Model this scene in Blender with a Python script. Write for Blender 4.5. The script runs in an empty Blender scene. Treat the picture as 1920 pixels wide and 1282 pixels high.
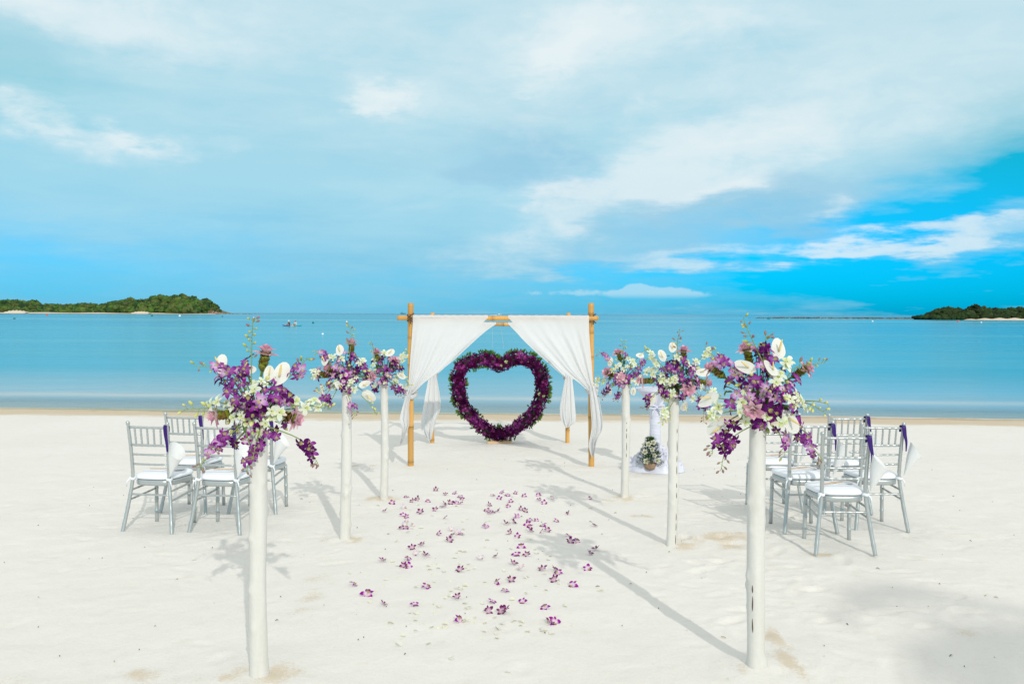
import bpy, math, random
import numpy as np
from mathutils import Vector, Matrix, Euler

random.seed(7)
S = bpy.context.scene
COL = S.collection
R = math.radians

# ------------------------------------------------------------------ camera
FPX, CAMH = 1760.0, 1.8
CAM = Vector((0, 0, CAMH))
pitch, roll = math.atan(52.8 / FPX), 0.0039
Fv = Vector((0, math.cos(pitch), -math.sin(pitch)))
Rv0 = Vector((1, 0, 0)); Uv0 = Rv0.cross(Fv)
Rv = (Rv0 * math.cos(roll) + Uv0 * math.sin(roll)).normalized()
Uv = Rv.cross(Fv).normalized()
cam = bpy.data.cameras.new("camera"); cam_o = bpy.data.objects.new("camera", cam); COL.objects.link(cam_o)
cam.sensor_width = 36; cam.lens = 36 * FPX / 1920; cam.clip_start = 0.05; cam.clip_end = 90000
m = Matrix.Identity(4)
for i in range(3):
    m[i][0] = Rv[i]; m[i][1] = Uv[i]; m[i][2] = -Fv[i]; m[i][3] = CAM[i]
cam_o.matrix_world = m
S.camera = cam_o

# ------------------------------------------------------------------ light
SUN_EL, SUN_AZ = R(28), R(17)          # sun behind the camera, to the right
sun_dir = Vector((math.sin(SUN_AZ) * math.cos(SUN_EL), -math.cos(SUN_AZ) * math.cos(SUN_EL), math.sin(SUN_EL)))
sl = bpy.data.lights.new("sun", 'SUN'); so = bpy.data.objects.new("sun", sl); COL.objects.link(so)
sl.energy = 2.1; sl.angle = R(0.6); sl.color = (1.0, 0.95, 0.86)
so.rotation_euler = sun_dir.to_track_quat('Z', 'Y').to_euler()
so.location = (30, -60, 60)
S.view_settings.view_transform = 'Standard'
try: S.view_settings.look = 'None'
except Exception: pass
S.view_settings.exposure = 0.06; S.view_settings.gamma = 1.0
S.view_settings.use_curve_mapping = False


# ------------------------------------------------------------------ node expression helper
class E:
    """wraps a node socket so that maths on it makes Math nodes"""
    def __init__(s, nt, sock): s.nt = nt; s.s = sock
    def _m(s, op, *a):
        n = s.nt.nodes.new('ShaderNodeMath'); n.operation = op
        for i, v in enumerate((s,) + a):
            if isinstance(v, E): s.nt.links.new(v.s, n.inputs[i])
            else: n.inputs[i].default_value = v
        return E(s.nt, n.outputs[0])
    def __add__(s, o): return s._m('ADD', o)
    __radd__ = __add__
    def __sub__(s, o): return s._m('SUBTRACT', o)
    def __rsub__(s, o): return (s * -1.0) + o
    def __mul__(s, o): return s._m('MULTIPLY', o)
    __rmul__ = __mul__
    def __truediv__(s, o): return s._m('DIVIDE', o)
    def exp(s): return s._m('EXPONENT')
    def pow(s, p): return s._m('POWER', p)
    def max(s, o): return s._m('MAXIMUM', o)
    def min(s, o): return s._m('MINIMUM', o)
    def clamp(s): return s.max(0.0).min(1.0)
    def smooth(s, a, b):
        n = s.nt.nodes.new('ShaderNodeMapRange'); n.interpolation_type = 'SMOOTHSTEP'
        s.nt.links.new(s.s, n.inputs[0]); n.inputs[1].default_value = a; n.inputs[2].default_value = b
        n.inputs[3].default_value = 0; n.inputs[4].default_value = 1
        return E(s.nt, n.outputs[0])


def nsep(nt, vec):
    n = nt.nodes.new('ShaderNodeSeparateXYZ'); nt.links.new(vec, n.inputs[0])
    return [E(nt, o) for o in n.outputs]


def ncomb(nt, x, y, z):
    n = nt.nodes.new('ShaderNodeCombineXYZ')
    for i, v in enumerate((x, y, z)):
        if isinstance(v, E): nt.links.new(v.s, n.inputs[i])
        else: n.inputs[i].default_value = v
    return n.outputs[0]


def nnoise(nt, vec, scale, detail=5, rough=.55, dist=0.0):
    n = nt.nodes.new('ShaderNodeTexNoise')
    if vec is not None: nt.links.new(vec, n.inputs['Vector'])
    n.inputs['Scale'].default_value = scale; n.inputs['Detail'].default_value = detail
    n.inputs['Roughness'].default_value = rough; n.inputs['Distortion'].default_value = dist
    return E(nt, n.outputs[0])


def nmix(nt, f, a, b):
    n = nt.nodes.new('ShaderNodeMix'); n.data_type = 'RGBA'
    def put(i, v):
        if isinstance(v, E): nt.links.new(v.s, n.inputs[i])
        elif hasattr(v, 'is_linked'): nt.links.new(v, n.inputs[i])
        elif isinstance(v, (int, float)): n.inputs[i].default_value = v
        else: n.inputs[i].default_value = (*v[:3], 1)
    put(0, f); put(6, a); put(7, b)
    return n.outputs[2]


# ------------------------------------------------------------------ sky (world)
W = bpy.data.worlds.new("World"); S.world = W; W.use_nodes = True
nt = W.node_tree; nt.nodes.clear()
SKY_STRENGTH = 0.1
out = nt.nodes.new('ShaderNodeOutputWorld'); bg = nt.nodes.new('ShaderNodeBackground')
nt.links.new(bg.outputs[0], out.inputs[0]); bg.inputs[1].default_value = SKY_STRENGTH
sky = nt.nodes.new('ShaderNodeTexSky'); sky.sky_type = 'NISHITA'; sky.sun_disc = False
sky.sun_elevation = SUN_EL; sky.sun_rotation = math.pi - SUN_AZ
sky.air_density = 1.0; sky.dust_density = 0.6; sky.ozone_density = 2.0
tc = nt.nodes.new('ShaderNodeTexCoord')
gen = tc.outputs['Generated']
dx, dy, dz = nsep(nt, gen)
az0 = dx._m('ARCTAN2', dy); el0 = dz._m('ARCSINE')
# irregular edges: the layout is warped by noise seen in the cloud layer's own plane
inv = dz.max(0.0) + 0.13
plane = ncomb(nt, dx / inv, dy / inv, 0.0)
nw1 = nnoise(nt, plane, 1.3, 6, .6); nw2 = nnoise(nt, ncomb(nt, dx / inv + 7.3, dy / inv, 3.1), 1.6, 6, .6)
nd = nnoise(nt, gen, 5.0, 7, .58, .3)
az = az0 + (nw1 - .5) * .16 + (nd - .5) * .07
el = el0 + (nw2 - .5) * .10 + (nd - .5) * .05


def pang(px, py):
    X, Y = (px - 960) / FPX, (588 - py) / FPX
    return math.atan(X), math.atan(Y * math.cos(math.atan(X)))


def blob(px, py, rx, ry, amp=1.0, tilt=0.0, a=None, e=None):
    a0, e0 = pang(px, py); a = a or az; e = e or el
    u, v = a - a0, e - e0
    c, s = math.cos(R(tilt)), math.sin(R(tilt))
    uu = (u * c + v * s) * (FPX / rx); vv = (v * c - u * s) * (FPX / ry)
    return ((uu * uu + vv * vv) * -1.0).exp() * amp


def total(lst):
    t = None
    for b in lst: t = b if t is None else t + b
    return t


scv = lambda c: tuple(v / SKY_STRENGTH for v in c)
streak = nnoise(nt, ncomb(nt, az0 * 3.0, el0 * 17.0, 1.7), 2.2, 7, .6, .5)
fine = nnoise(nt, ncomb(nt, az0 * 6.0, el0 * 14.0, 9.0), 2.6, 8, .6, .6)
# clear holes where the blue shows through
holes = total([blob(1800, 540, 480, 66, 1.15), blob(1880, 345, 300, 62, .95, 12), blob(1490, 430, 220, 40, .55, 4), blob(1300, 520, 420, 22, .35),
               blob(1010, 585, 500, 40, .35), blob(20, 520, 330, 90, .42), blob(0, 170, 180, 90, .28),
               blob(1930, 250, 120, 60, .4), blob(1030, 300, 130, 55, .25)])
cov_veil = (1.0 - holes * (streak * .9 + .62)).clamp() * .94
tint = nt.nodes.new('ShaderNodeMix'); tint.data_type = 'RGBA'; tint.blend_type = 'MULTIPLY'; tint.inputs[0].default_value = 1
nt.links.new(sky.outputs[0], tint.inputs[6]); nt.links.new(nmix(nt, el0.smooth(0.0, .22), (0.0, .76, 1.70), (.03, .98, .86)), tint.inputs[7])
veil_mix = (nw1 * .9 + el0 * .9 + (streak - .5) * .5 - blob(200, 400, 500, 300, .25, 0, az0, el0) - blob(900, 480, 900, 120, .22, 0, az0, el0)).smooth(.25, .95)
veil_col = nmix(nt, veil_mix, scv((.385, .67, .795)), scv((.60, .775, .84)))
veil_col = nmix(nt, (el + (streak - .5) * .06).smooth(.015, .13), scv((.235, .555, .735)), veil_col)
# thin bright cloud veil higher up (it makes the shadows on the sand so pale)
veil_col = nmix(nt, el0.smooth(.26, .95), veil_col, scv((.99, .97, .93)))
c1 = nmix(nt, cov_veil, tint.outputs[2], veil_col)
white = total([blob(110, 25, 260, 60, .8, -8), blob(70, 250, 190, 46, .48, -10), blob(270, 262, 190, 20, .45, -3), blob(735, 172, 95, 34, .75, -4),
               blob(1085, 85, 85, 34, .7, 10), blob(1010, 110, 160, 60, .4), blob(1240, 40, 230, 60, .55), blob(1130, 370, 250, 60, .75, 22),
               blob(1380, 285, 260, 50, .6, 12), blob(1345, 350, 95, 30, .6), blob(1560, 385, 75, 34, .35), blob(1760, 440, 380, 24, .42, 6), blob(1600, 465, 360, 14, .30, 3), blob(1880, 410, 160, 12, .30, 8),
               blob(1350, 470, 350, 26, .35, 2), blob(1000, 230, 200, 60, .3), blob(1600, 150, 450, 110, .35), blob(560, 60, 500, 80, .25)])
puff = nnoise(nt, ncomb(nt, az0 * 9.0, el0 * 15.0, 5.5), 1.6, 9, .62, .25)
wm = (white * (fine * .9 + puff * .9 + .15) + (fine - .5) * .35 + (puff - .5) * .55).smooth(.10, 1.0) * .74
grey = total([blob(1010, 285, 120, 50, .9, 0), blob(930, 335, 90, 30, .5), blob(1240, 390, 190, 55, .75, 8), blob(1120, 345, 120, 30, .4, 15), blob(1480, 395, 130, 45, .8, 0), blob(1190, 470, 260, 28, .5, 4), blob(1460, 210, 260, 26, .35, 5),
               blob(760, 300, 330, 60, .3), blob(520, 190, 300, 70, .25), blob(1060, 200, 120, 30, .45), blob(1620, 330, 220, 40, .45, 10), blob(1130, 505, 420, 16, .5)])
gm_ = (grey * (puff * 1.3 + .35) + (puff - .5) * .3).smooth(.15, .9) * .62
c1 = nmix(nt, gm_ * el0.smooth(.02, .07), c1, scv((.30, .56, .74)))
c2 = nmix(nt, wm, c1, scv((.76, .85, .88)))
crisp = (total([blob(735, 168, 80, 26, .8, -4), blob(700, 185, 60, 16, .5), blob(1088, 82, 62, 22, .9, 12), blob(1015, 112, 75, 18, .6, 8), blob(985, 162, 45, 10, .6, 5), blob(1345, 348, 80, 18, .7, 3), blob(1180, 215, 150, 22, .35, 6), blob(1400, 262, 190, 20, .5, 10),
                blob(1560, 385, 55, 26, .55), blob(250, 258, 90, 12, .6, -3), blob(40, 240, 110, 18, .6, -14), blob(110, 20, 150, 26, .5), blob(1210, 30, 160, 22, .5), blob(1030, 370, 120, 22, .5, 25)]) + (puff - .5) * .9 + (fine - .5) * .5).smooth(.28, .85) * .55
c2 = nmix(nt, crisp, c2, scv((.80, .87, .885)))
# low far cumulus, crisp edged
lump = nnoise(nt, ncomb(nt, az0 * 40.0, el0 * 60.0, 2.0), 1.0, 6, .6)
cum = (total([blob(1245, 552, 95, 17, 1.0, 0, az0, el0), blob(1050, 548, 130, 12, .6, 0, az0, el0), blob(1190, 540, 24, 14, .5, 0, az0, el0)]) + (lump - .5) * .9).smooth(.42, .66) * .55
cum = cum * (el0.smooth(math.atan(26 / FPX), math.atan(40 / FPX)))
c3 = nmix(nt, cum, c2, scv((.56, .76, .86)))
nt.links.new(c3, bg.inputs[0])


# ------------------------------------------------------------------ generic helpers
def ray(px, py): return Fv + Rv * ((px - 960) / FPX) + Uv * ((641 - py) / FPX)
def at(px, py, Y):
    d = ray(px, py); return CAM + d * (Y / d.y)


def vnoise(x, y, seed=0):
    xi, yi = np.floor(x).astype(np.int64), np.floor(y).astype(np.int64); fx, fy = x - xi, y - yi
    fx, fy = fx * fx * (3 - 2 * fx), fy * fy * (3 - 2 * fy)
    def h(a, b):
        n = (a * 374761393 + b * 668265263 + seed * 974711) & 0x7fffffff
        n = ((n ^ (n >> 13)) * 1274126177) & 0x7fffffff
        return ((n ^ (n >> 16)) & 0xffff) / 65535.0
    a = h(xi, yi) * (1 - fx) + h(xi + 1, yi) * fx
    b = h(xi, yi + 1) * (1 - fx) + h(xi + 1, yi + 1) * fx
    return a * (1 - fy) + b * fy - .5


WATER_Z = -0.26
def shore_y(x): return 19.3 - .075 * x + .25 * np.sin(x * .35) + .9 * np.tanh(x * .02)
def base_z(x, y):
    """smooth height of the beach and the sea bed"""
    t = y - shore_y(x)
    u = np.clip((y - 5.5) / (shore_y(x) - 5.5), 0, 1)
    dry = WATER_Z * u ** 1.35
    bed = -.035 * np.clip(t, 0, 1.6) / 1.6 + .045 * np.exp(-((t - 3.6) / .9) ** 2) * 0.6 - .028 * np.clip(t - 1.6, 0, 400) - .004 * np.clip(t, 0, 400)
    back = np.clip(-y - 6, 0, 60) * .03
    return np.where(t < 0, dry, WATER_Z + np.maximum(bed, -9)) + back


MOUNDS, TAN, DENTS = [], [], []
def sand_z(x, y):
    x = np.asarray(x, float); y = np.asarray(y, float)
    z = base_z(x, y)
    t = y - shore_y(x)
    fade = np.clip(-t / 1.5, .08, 1)
    z = z + fade * (.05 * vnoise(x * .35, y * .35, 1) + .018 * vnoise(x * 1.3, y * 1.3, 2) + .010 * vnoise(x * 4.1, y * 4.1, 3))
    for (mx, my, rr, hh) in MOUNDS:
        d2 = ((x - mx) ** 2 + (y - my) ** 2) / rr ** 2
        z = z + np.where(d2 < 9, hh * np.exp(-d2), 0)
    return z


def G(px, py):
    d = ray(px, py); z = 0.0
    for _ in range(30):
        k = (z - CAMH) / d.z; p = CAM + d * k
        z = float(sand_z(p.x, p.y))
    return Vector((p.x, p.y, z))
def Wp(px, py):
    d = ray(px, py); k = (WATER_Z - CAMH) / d.z
    return CAM + d * k


class MB:
    """collects faces for one mesh object"""
    def __init__(s): s.v = []; s.f = []; s.c = []; s.mi = []
    def add(s, vs, fs, col=(1, 1, 1), mi=0):
        b = len(s.v)
        s.v += [tuple(p) for p in vs]; s.f += [tuple(i + b for i in f) for f in fs]
        if callable(col): s.c += [col(i) for i in range(len(vs))]
        elif len(col) == len(vs) and hasattr(col[0], '__len__'): s.c += [tuple(c) for c in col]
        else: s.c += [tuple(col)] * len(vs)
        s.mi += [mi] * len(fs)
    def box(s, c, size, M=None, col=(1, 1, 1), mi=0):
        hx, hy, hz = [k / 2 for k in size]; c = Vector(c)
        vs = [Vector((sx * hx, sy * hy, sz * hz)) for sx in (-1, 1) for sy in (-1, 1) for sz in (-1, 1)]
        vs = [(M @ p if M else p) + c for p in vs]
        s.add(vs, [(0, 1, 3, 2), (4, 6, 7, 5), (0, 4, 5, 1), (2, 3, 7, 6), (0, 2, 6, 4), (1, 5, 7, 3)], col, mi)
    def tube(s, pts, rad, n=8, col=(1, 1, 1), mi=0, cap=True, squash=None):
        pts = [Vector(p) for p in pts]; k = len(pts)
        if not hasattr(rad, '__len__'): rad = [rad] * k
        vs = []; up = None
        for i, p in enumerate(pts):
            t = (pts[min(i + 1, k - 1)] - pts[max(i - 1, 0)]).normalized()
            if up is None:
                up = Vector((0, 1, 0)) if abs(t.y) < .8 else Vector((1, 0, 0))
            a = (up - t * up.dot(t)).normalized(); b = t.cross(a); up = a
            for j in range(n):
                q = 2 * math.pi * j / n; rr = rad[i]
                vs.append(p + (a * math.cos(q) + b * math.sin(q) * (squash or 1)) * rr)
        fs = [(i * n + j, i * n + (j + 1) % n, (i + 1) * n + (j + 1) % n, (i + 1) * n + j) for i in range(k - 1) for j in range(n)]
        if cap: fs += [tuple(reversed(range(n))), tuple(range((k - 1) * n, k * n))]
        cc = col
        if hasattr(col, '__len__') and hasattr(col[0], '__len__'): cc = [col[i] for i in range(k) for _ in range(n)]
        s.add(vs, fs, cc, mi)
    def grid(s, fn, nu, nv, col=(1, 1, 1), mi=0):
        vs = [fn(i / nu, j / nv) for j in range(nv + 1) for i in range(nu + 1)]
        fs = [(j * (nu + 1) + i, j * (nu + 1) + i + 1, (j + 1) * (nu + 1) + i + 1, (j + 1) * (nu + 1) + i) for j in range(nv) for i in range(nu)]
        s.add(vs, fs, col, mi)
    def ball(s, c, r, nu=8, nv=6, col=(1, 1, 1), mi=0, M=None):
        if not hasattr(r, '__len__'): r = (r, r, r)
        c = Vector(c)
        def fn(u, v):
            a, b = 2 * math.pi * u, math.pi * (v - .5)
            p = Vector((r[0] * math.cos(a) * math.cos(b), r[1] * math.sin(a) * math.cos(b), r[2] * math.sin(b)))
            return (M @ p if M else p) + c
        s.grid(fn, nu, nv, col, mi)
    def merge(s, o, M, tint=None):
        b = len(s.v)
        s.v += [tuple(M @ Vector(p)) for p in o.v]; s.f += [tuple(i + b for i in f) for f in o.f]
        s.c += o.c if tint is None else [tuple(a * t for a, t in zip(c, tint)) for c in o.c]
        s.mi += o.mi
    def mesh(s, name, mats, smooth=True):
        me = bpy.data.meshes.new(name); me.from_pydata(s.v, [], s.f); me.update()
        for mt in (mats if isinstance(mats, (list, tuple)) else [mats]): me.materials.append(mt)
        a = me.color_attributes.new('tint', 'FLOAT_COLOR', 'POINT')
        a.data.foreach_set('color', np.array([(*c[:3], 1.0) for c in s.c], dtype=np.float32).ravel())
        me.polygons.foreach_set('material_index', np.array(s.mi, dtype=np.int32))
        me.polygons.foreach_set('use_smooth', np.full(len(s.f), smooth, dtype=bool))
        return me
    def build(s, name, mats, parent=None, smooth=True, **kw):
        return put(s.mesh(name, mats, smooth), name, parent, **kw)


def put(me, name, parent=None, M=None, **kw):
    o = bpy.data.objects.new(name, me); COL.objects.link(o)
    if M is not None: o.matrix_local = M
    if parent: o.parent = parent
    for k, v in kw.items(): o[k] = v
    return o
def thing(name, label, cat, loc=(0, 0, 0), rz=0, group=None):
    o = bpy.data.objects.new(name, None); COL.objects.link(o); o.empty_display_size = .1
    o.location = loc; o.rotation_euler = (0, 0, rz); o['label'] = label; o['category'] = cat
    if group: o['group'] = group
    return o
def tag(o, label, cat, group=None):
    o['label'] = label; o['category'] = cat
    if group: o['group'] = group
    return o
def copy_tree(o, parent=None):
    c = o.copy(); COL.objects.link(c); c.parent = parent
    for ch in o.children: copy_tree(ch, c)
    return c
def aim(d, spin=0.0):
    """matrix whose +Z looks along d"""
    return Vector(d).to_track_quat('Z', 'Y').to_matrix().to_4x4() @ Matrix.Rotation(spin, 4, 'Z')
def TRS(loc, Rm=None, s=1.0):
    return Matrix.Translation(Vector(loc)) @ (Rm if Rm is not None else Matrix.Identity(4)) @ Matrix.Scale(s, 4)


# ------------------------------------------------------------------ materials
def mat(name, color, rough=.6, metal=0.0, spec=.5, noise=None, bump=None, vcol=False, trans=0.0, sheen=0.0):
    """noise=(scale, amount, colour2, stretch_z) ; bump=(scale, strength, distance)"""
    mt = bpy.data.materials.new(name); mt.use_nodes = True
    nt = mt.node_tree; b = nt.nodes['Principled BSDF']; o = nt.nodes['Material Output']
    b.inputs['Roughness'].default_value = rough; b.inputs['Metallic'].default_value = metal
    b.inputs['Specular IOR Level'].default_value = spec
    if sheen: b.inputs['Sheen Weight'].default_value = sheen
    c = None
    tcn = nt.nodes.new('ShaderNodeTexCoord')
    if vcol:
        at_ = nt.nodes.new('ShaderNodeAttribute'); at_.attribute_name = 'tint'; c = at_.outputs[0]
    if noise:
        sc, am, c2, st = noise
        mp = nt.nodes.new('ShaderNodeMapping'); mp.inputs['Scale'].default_value = (1, 1, st)
        nt.links.new(tcn.outputs['Object'], mp.inputs[0])
        f = nnoise(nt, mp.outputs[0], sc, 5, .6).smooth(.35, .75) * am
        c = nmix(nt, f, c if c is not None else color, c2)
    if c is not None: nt.links.new(c, b.inputs['Base Color'])
    else: b.inputs['Base Color'].default_value = (*color, 1)
    if bump:
        bp = nt.nodes.new('ShaderNodeBump'); bp.inputs['Strength'].default_value = bump[1]; bp.inputs['Distance'].default_value = bump[2]
        nt.links.new(nnoise(nt, tcn.outputs['Object'], bump[0], 4, .6).s, bp.inputs['Height']); nt.links.new(bp.outputs[0], b.inputs['Normal'])
    if trans:
        tr = nt.nodes.new('ShaderNodeBsdfTranslucent'); mx = nt.nodes.new('ShaderNodeMixShader'); mx.inputs[0].default_value = trans
        if c is not None: nt.links.new(c, tr.inputs[0])
        else: tr.inputs[0].default_value = (*color, 1)
        nt.links.new(b.outputs[0], mx.inputs[1]); nt.links.new(tr.outputs[0], mx.inputs[2]); nt.links.new(mx.outputs[0], o.inputs[0])
    return mt


M_paint = mat('white_paint', (.655, .64, .605), .7, noise=(22, .5, (.56, .53, .47), .10), bump=(26, .55, .006))
M_crack = mat('crack', (.10, .06, .05), .9)
M_bamboo = mat('bamboo', (.60, .34, .10), .42, noise=(14, .5, (.40, .20, .05), .08), bump=(60, .15, .001), vcol=True)
M_rope = mat('rope', (.10, .06, .03), .9)
M_cloth = mat('white_cloth', (.80, .80, .805), .85, spec=.15, trans=.36, sheen=.1, bump=(220, .08, .001))
M_satin = mat('satin', (.74, .75, .86), .45, spec=.4, trans=.15)
M_flora = mat('petal', (1, 1, 1), .7, spec=.04, vcol=True, trans=.25)
M_leaf = mat('leaf', (1, 1, 1), .5, spec=.3, vcol=True, trans=.18)
M_stem = mat('stem', (1, 1, 1), .55, vcol=True)
M_silver = mat('silver_paint', (.47, .50, .50), .32, metal=.55, noise=(30, .3, (.36, .39, .40), .3), bump=(90, .12, .001))
M_cushion = mat('cushion_cloth', (.82, .85, .90), .8, spec=.2, bump=(45, .12, .002))
M_ribbon = mat('ribbon', (.030, .004, .135), .5, spec=.3)
M_paper = mat('paper', (.84, .84, .84), .8, spec=.2, trans=.25)
M_wood = mat('wood_stick', (.62, .42, .24), .6, noise=(20, .4, (.5, .32, .17), 1))
M_basket = mat('wicker', (.30, .20, .13), .8, bump=(120, .5, .003))
M_far = mat('far_foliage', (1, 1, 1), .8, spec=.15, vcol=True, noise=(.45, .5, (.02, .045, .012), 1))
M_rock = mat('rock', (.16, .13, .10), .9, vcol=True, noise=(.8, .4, (.07, .06, .05), 1))
M_hill = mat('island_soil', (.10, .11, .05), .95, noise=(.05, .5, (.24, .19, .12), 1))
M_farsand = mat('far_sand', (.62, .53, .42), .95)
M_plastic = mat('buoy_plastic', (1, 1, 1), .4, vcol=True)
M_skin = mat('skin', (.45, .26, .18), .6)
M_shirt = mat('garment', (1, 1, 1), .8, vcol=True)
M_palm = mat('palm_leaf', (.06, .10, .03), .55, trans=.15)
M_bark = mat('bark', (.22, .17, .12), .9, bump=(9, .5, .02))

# ------------------------------------------------------------------ sand (one sheet, also the sea bed)
POLES = [  # base px, top px, widths px, label bits
    ((487, 1262), (484, 808), 35, 'nearest white pole on the left of the aisle, in front of the chairs'),
    ((646, 1009), (650, 733), 20, 'middle white pole of the three on the left of the aisle'),
    ((720, 934), (720, 720), 15, 'farthest white pole on the left, next to the bamboo arbor'),
    ((1171, 932), (1173, 720), 16, 'farthest white pole on the right, beside the arbor, with a thin dark crack'),
    ((1258, 1021), (1264, 740), 20, 'middle white pole on the right, in front of the draped pedestal'),
    ((1418, 1245), (1422, 793), 35, 'nearest white pole on the right of the aisle, in front of the chairs')]
for (b, t, w, l) in POLES:
    p = G(*b); MOUNDS.append((p.x, p.y, .13, .018)); TAN.append((p.x + .03, p.y - .06, .22, .16, .75))
for (px, py, rr, hh) in [(1490, 1000, .5, .03), (1560, 1015, .4, .02), (1330, 1000, .3, .02), (1475, 950, .6, .03), (470, 1250, .3, .015), (1500, 1240, .3, .02)]:
    p = G(px, py); MOUNDS.append((p.x, p.y, rr, hh))
for (px, py, rx, ry, am) in [(577, 1135, .10, .35, .8), (600, 1080, .10, .25, .45), (1345, 1010, .35, .14, .7), (1370, 1025, .3, .12, .6), (1465, 1200, .07, .30, .8), (1485, 1240, .07, .25, .8),
                             (1440, 1195, .14, .1, .5), (240, 1270, .25, .15, .5), (430, 1270, .35, .08, .5), (675, 873, .22, .1, .8), (1390, 1000, .4, .1, .5), (1202, 968, .16, .08, .7), (1140, 938, .2, .07, .6), (1540, 1040, .1, .06, .8), (1515, 1018, .08, .05, .8),
                             (1880, 1190, .3, .08, .5), (500, 1010, .1, .05, .8), (930, 835, .35, .2, .5), (660, 1000, .5, .1, .35), (20, 1275, .3, .1, .4)]:
    p = G(px, py); TAN.append((p.x, p.y, rx, ry, am))
rng = np.random.default_rng(5)
def axis(lo, hi, step, far_lo, far_hi, g=1.16):
    a = list(np.arange(lo, hi + 1e-6, step)); s, x = step, hi
    while x < far_hi: s *= g; x += s; a.append(min(x, far_hi))
    s, x = step, lo
    while x > far_lo: s *= g; x -= s; a.insert(0, max(x, far_lo))
    return np.array(a)
gx = axis(-5.2, 5.6, .028, -30000, 30000); gy = axis(3.6, 13.0, .028, -400, 60000)
XX, YY = np.meshgrid(gx, gy); 
ZZ = sand_z(XX, YY)
near = (XX > -5.4) & (XX < 5.8) & (YY > 3.4) & (YY < 14)
# trodden sand: shallow prints and scuffs, denser round the chairs and poles
n_prints = 520
for k in range(n_prints):
    if k < 190: cx, cy = rng.uniform(1.3, 4.6), rng.uniform(5.2, 9.8)
    elif k < 320: cx, cy = rng.uniform(-4.6, -1.2), rng.uniform(6.2, 10)
    elif k < 400: cx, cy = rng.normal(1.9, .5), rng.uniform(4.2, 7)
    else: cx, cy = rng.uniform(-5, 5.4), rng.uniform(3.8, 13)
    a = rng.uniform(0, 3.14); L, Wd, dp = rng.uniform(.07, .14), rng.uniform(.035, .05), rng.uniform(.0015, .006) * (2.0 if k < 190 and cx < 3.2 else 1)
    i0, i1 = np.searchsorted(gx, [cx - .4, cx + .4]); j0, j1 = np.searchsorted(gy, [cy - .4, cy + .4])
    if i1 <= i0 or j1 <= j0: continue
    sx, sy = XX[j0:j1, i0:i1] - cx, YY[j0:j1, i0:i1] - cy
    u, v = (sx * math.cos(a) + sy * math.sin(a)) / L, (sy * math.cos(a) - sx * math.sin(a)) / Wd
    q = u * u + v * v
    ZZ[j0:j1, i0:i1] += -dp * np.exp(-q ** 2) + dp * .55 * np.exp(-((np.sqrt(q) - 1.45) / .4) ** 2)
grain = vnoise(XX * 11, YY * 11, 8) + .6 * vnoise(XX * 23, YY * 23, 9)
ZZ += np.where(near, .0035 * grain, 0)
tan = np.zeros_like(XX)
for (cx, cy, rx, ry, am) in TAN:
    dd = ((XX - cx) / rx) ** 2 + ((YY - cy) / ry) ** 2
    tan = np.maximum(tan, am * np.exp(-dd))
nz = vnoise(XX * 7, YY * 3, 21) + .8 * vnoise(XX * 17, YY * 9, 22)
tan = np.clip(tan * (.85 + 1.5 * nz), 0, 1)
ZZ += np.where(near, tan * .006 * (.5 + grain), 0)
ny, nx = XX.shape
me = bpy.data.meshes.new('sand')
vv = np.stack([XX.ravel(), YY.ravel(), ZZ.ravel()], 1).astype(np.float32)
idx = np.arange(nx * ny).reshape(ny, nx)
ff = np.stack([idx[:-1, :-1].ravel(), idx[:-1, 1:].ravel(), idx[1:, 1:].ravel(), idx[1:, :-1].ravel()], 1).astype(np.int32)
me.vertices.add(len(vv)); me.vertices.foreach_set('co', vv.ravel())
me.loops.add(ff.size); me.loops.foreach_set('vertex_index', ff.ravel())
me.polygons.add(len(ff)); me.polygons.foreach_set('loop_start', np.arange(0, ff.size, 4, dtype=np.int32)); me.polygons.foreach_set('loop_total', np.full(len(ff), 4, dtype=np.int32))
me.update(calc_edges=True); me.validate()
me.polygons.foreach_set('use_smooth', np.ones(len(ff), dtype=bool))
at_ = me.attributes.new('coarse', 'FLOAT', 'POINT'); at_.data.foreach_set('value', tan.ravel().astype(np.float32))

mt = bpy.data.materials.new('sand'); mt.use_nodes = True; nt = mt.node_tree; b = nt.nodes['Principled BSDF']
geo = nt.nodes.new('ShaderNodeNewGeometry'); px_, py_, pz_ = nsep(nt, geo.outputs['Position'])
shore = (19.3 - px_ * .075)
tt = py_ - shore
att = nt.nodes.new('ShaderNodeAttribute'); att.attribute_name = 'coarse'; coarse = E(nt, att.outputs['Fac'])
n_big = nnoise(nt, geo.outputs['Position'], .6, 5, .6); n_mid = nnoise(nt, geo.outputs['Position'], 6, 5, .65); n_fin = nnoise(nt, geo.outputs['Position'], 140, 3, .7)
col = nmix(nt, n_big.smooth(.35, .7) * .6, (.755, .735, .695), (.725, .70, .655))
col = nmix(nt, (n_mid.smooth(.5, .75)) * .25, col, (.60, .56, .48))
col = nmix(nt, (n_fin.smooth(.60, .75)) * .22, col, (.50, .44, .36))
n_gr = nnoise(nt, geo.outputs['Position'], 55, 4, .75)
col = nmix(nt, n_gr.smooth(.52, .66) * .16, col, (.58, .53, .45))
col = nmix(nt, (coarse * 1.15 + (n_gr - .5) * 1.5 - .05).smooth(.25, .85) * coarse.smooth(.03, .3) * .62, col, (.61, .49, .32))
edge = tt + (n_mid - .5) * .5 + (nnoise(nt, ncomb(nt, px_ * .5, py_ * 2.0, 0.0), 1.2, 5, .6) - .5) * 1.2
wet = (edge + (nnoise(nt, ncomb(nt, px_ * .35, 1.0, 0.0), 1.0, 4, .6) - .5) * 1.1).smooth(-2.1, -1.2)
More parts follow.
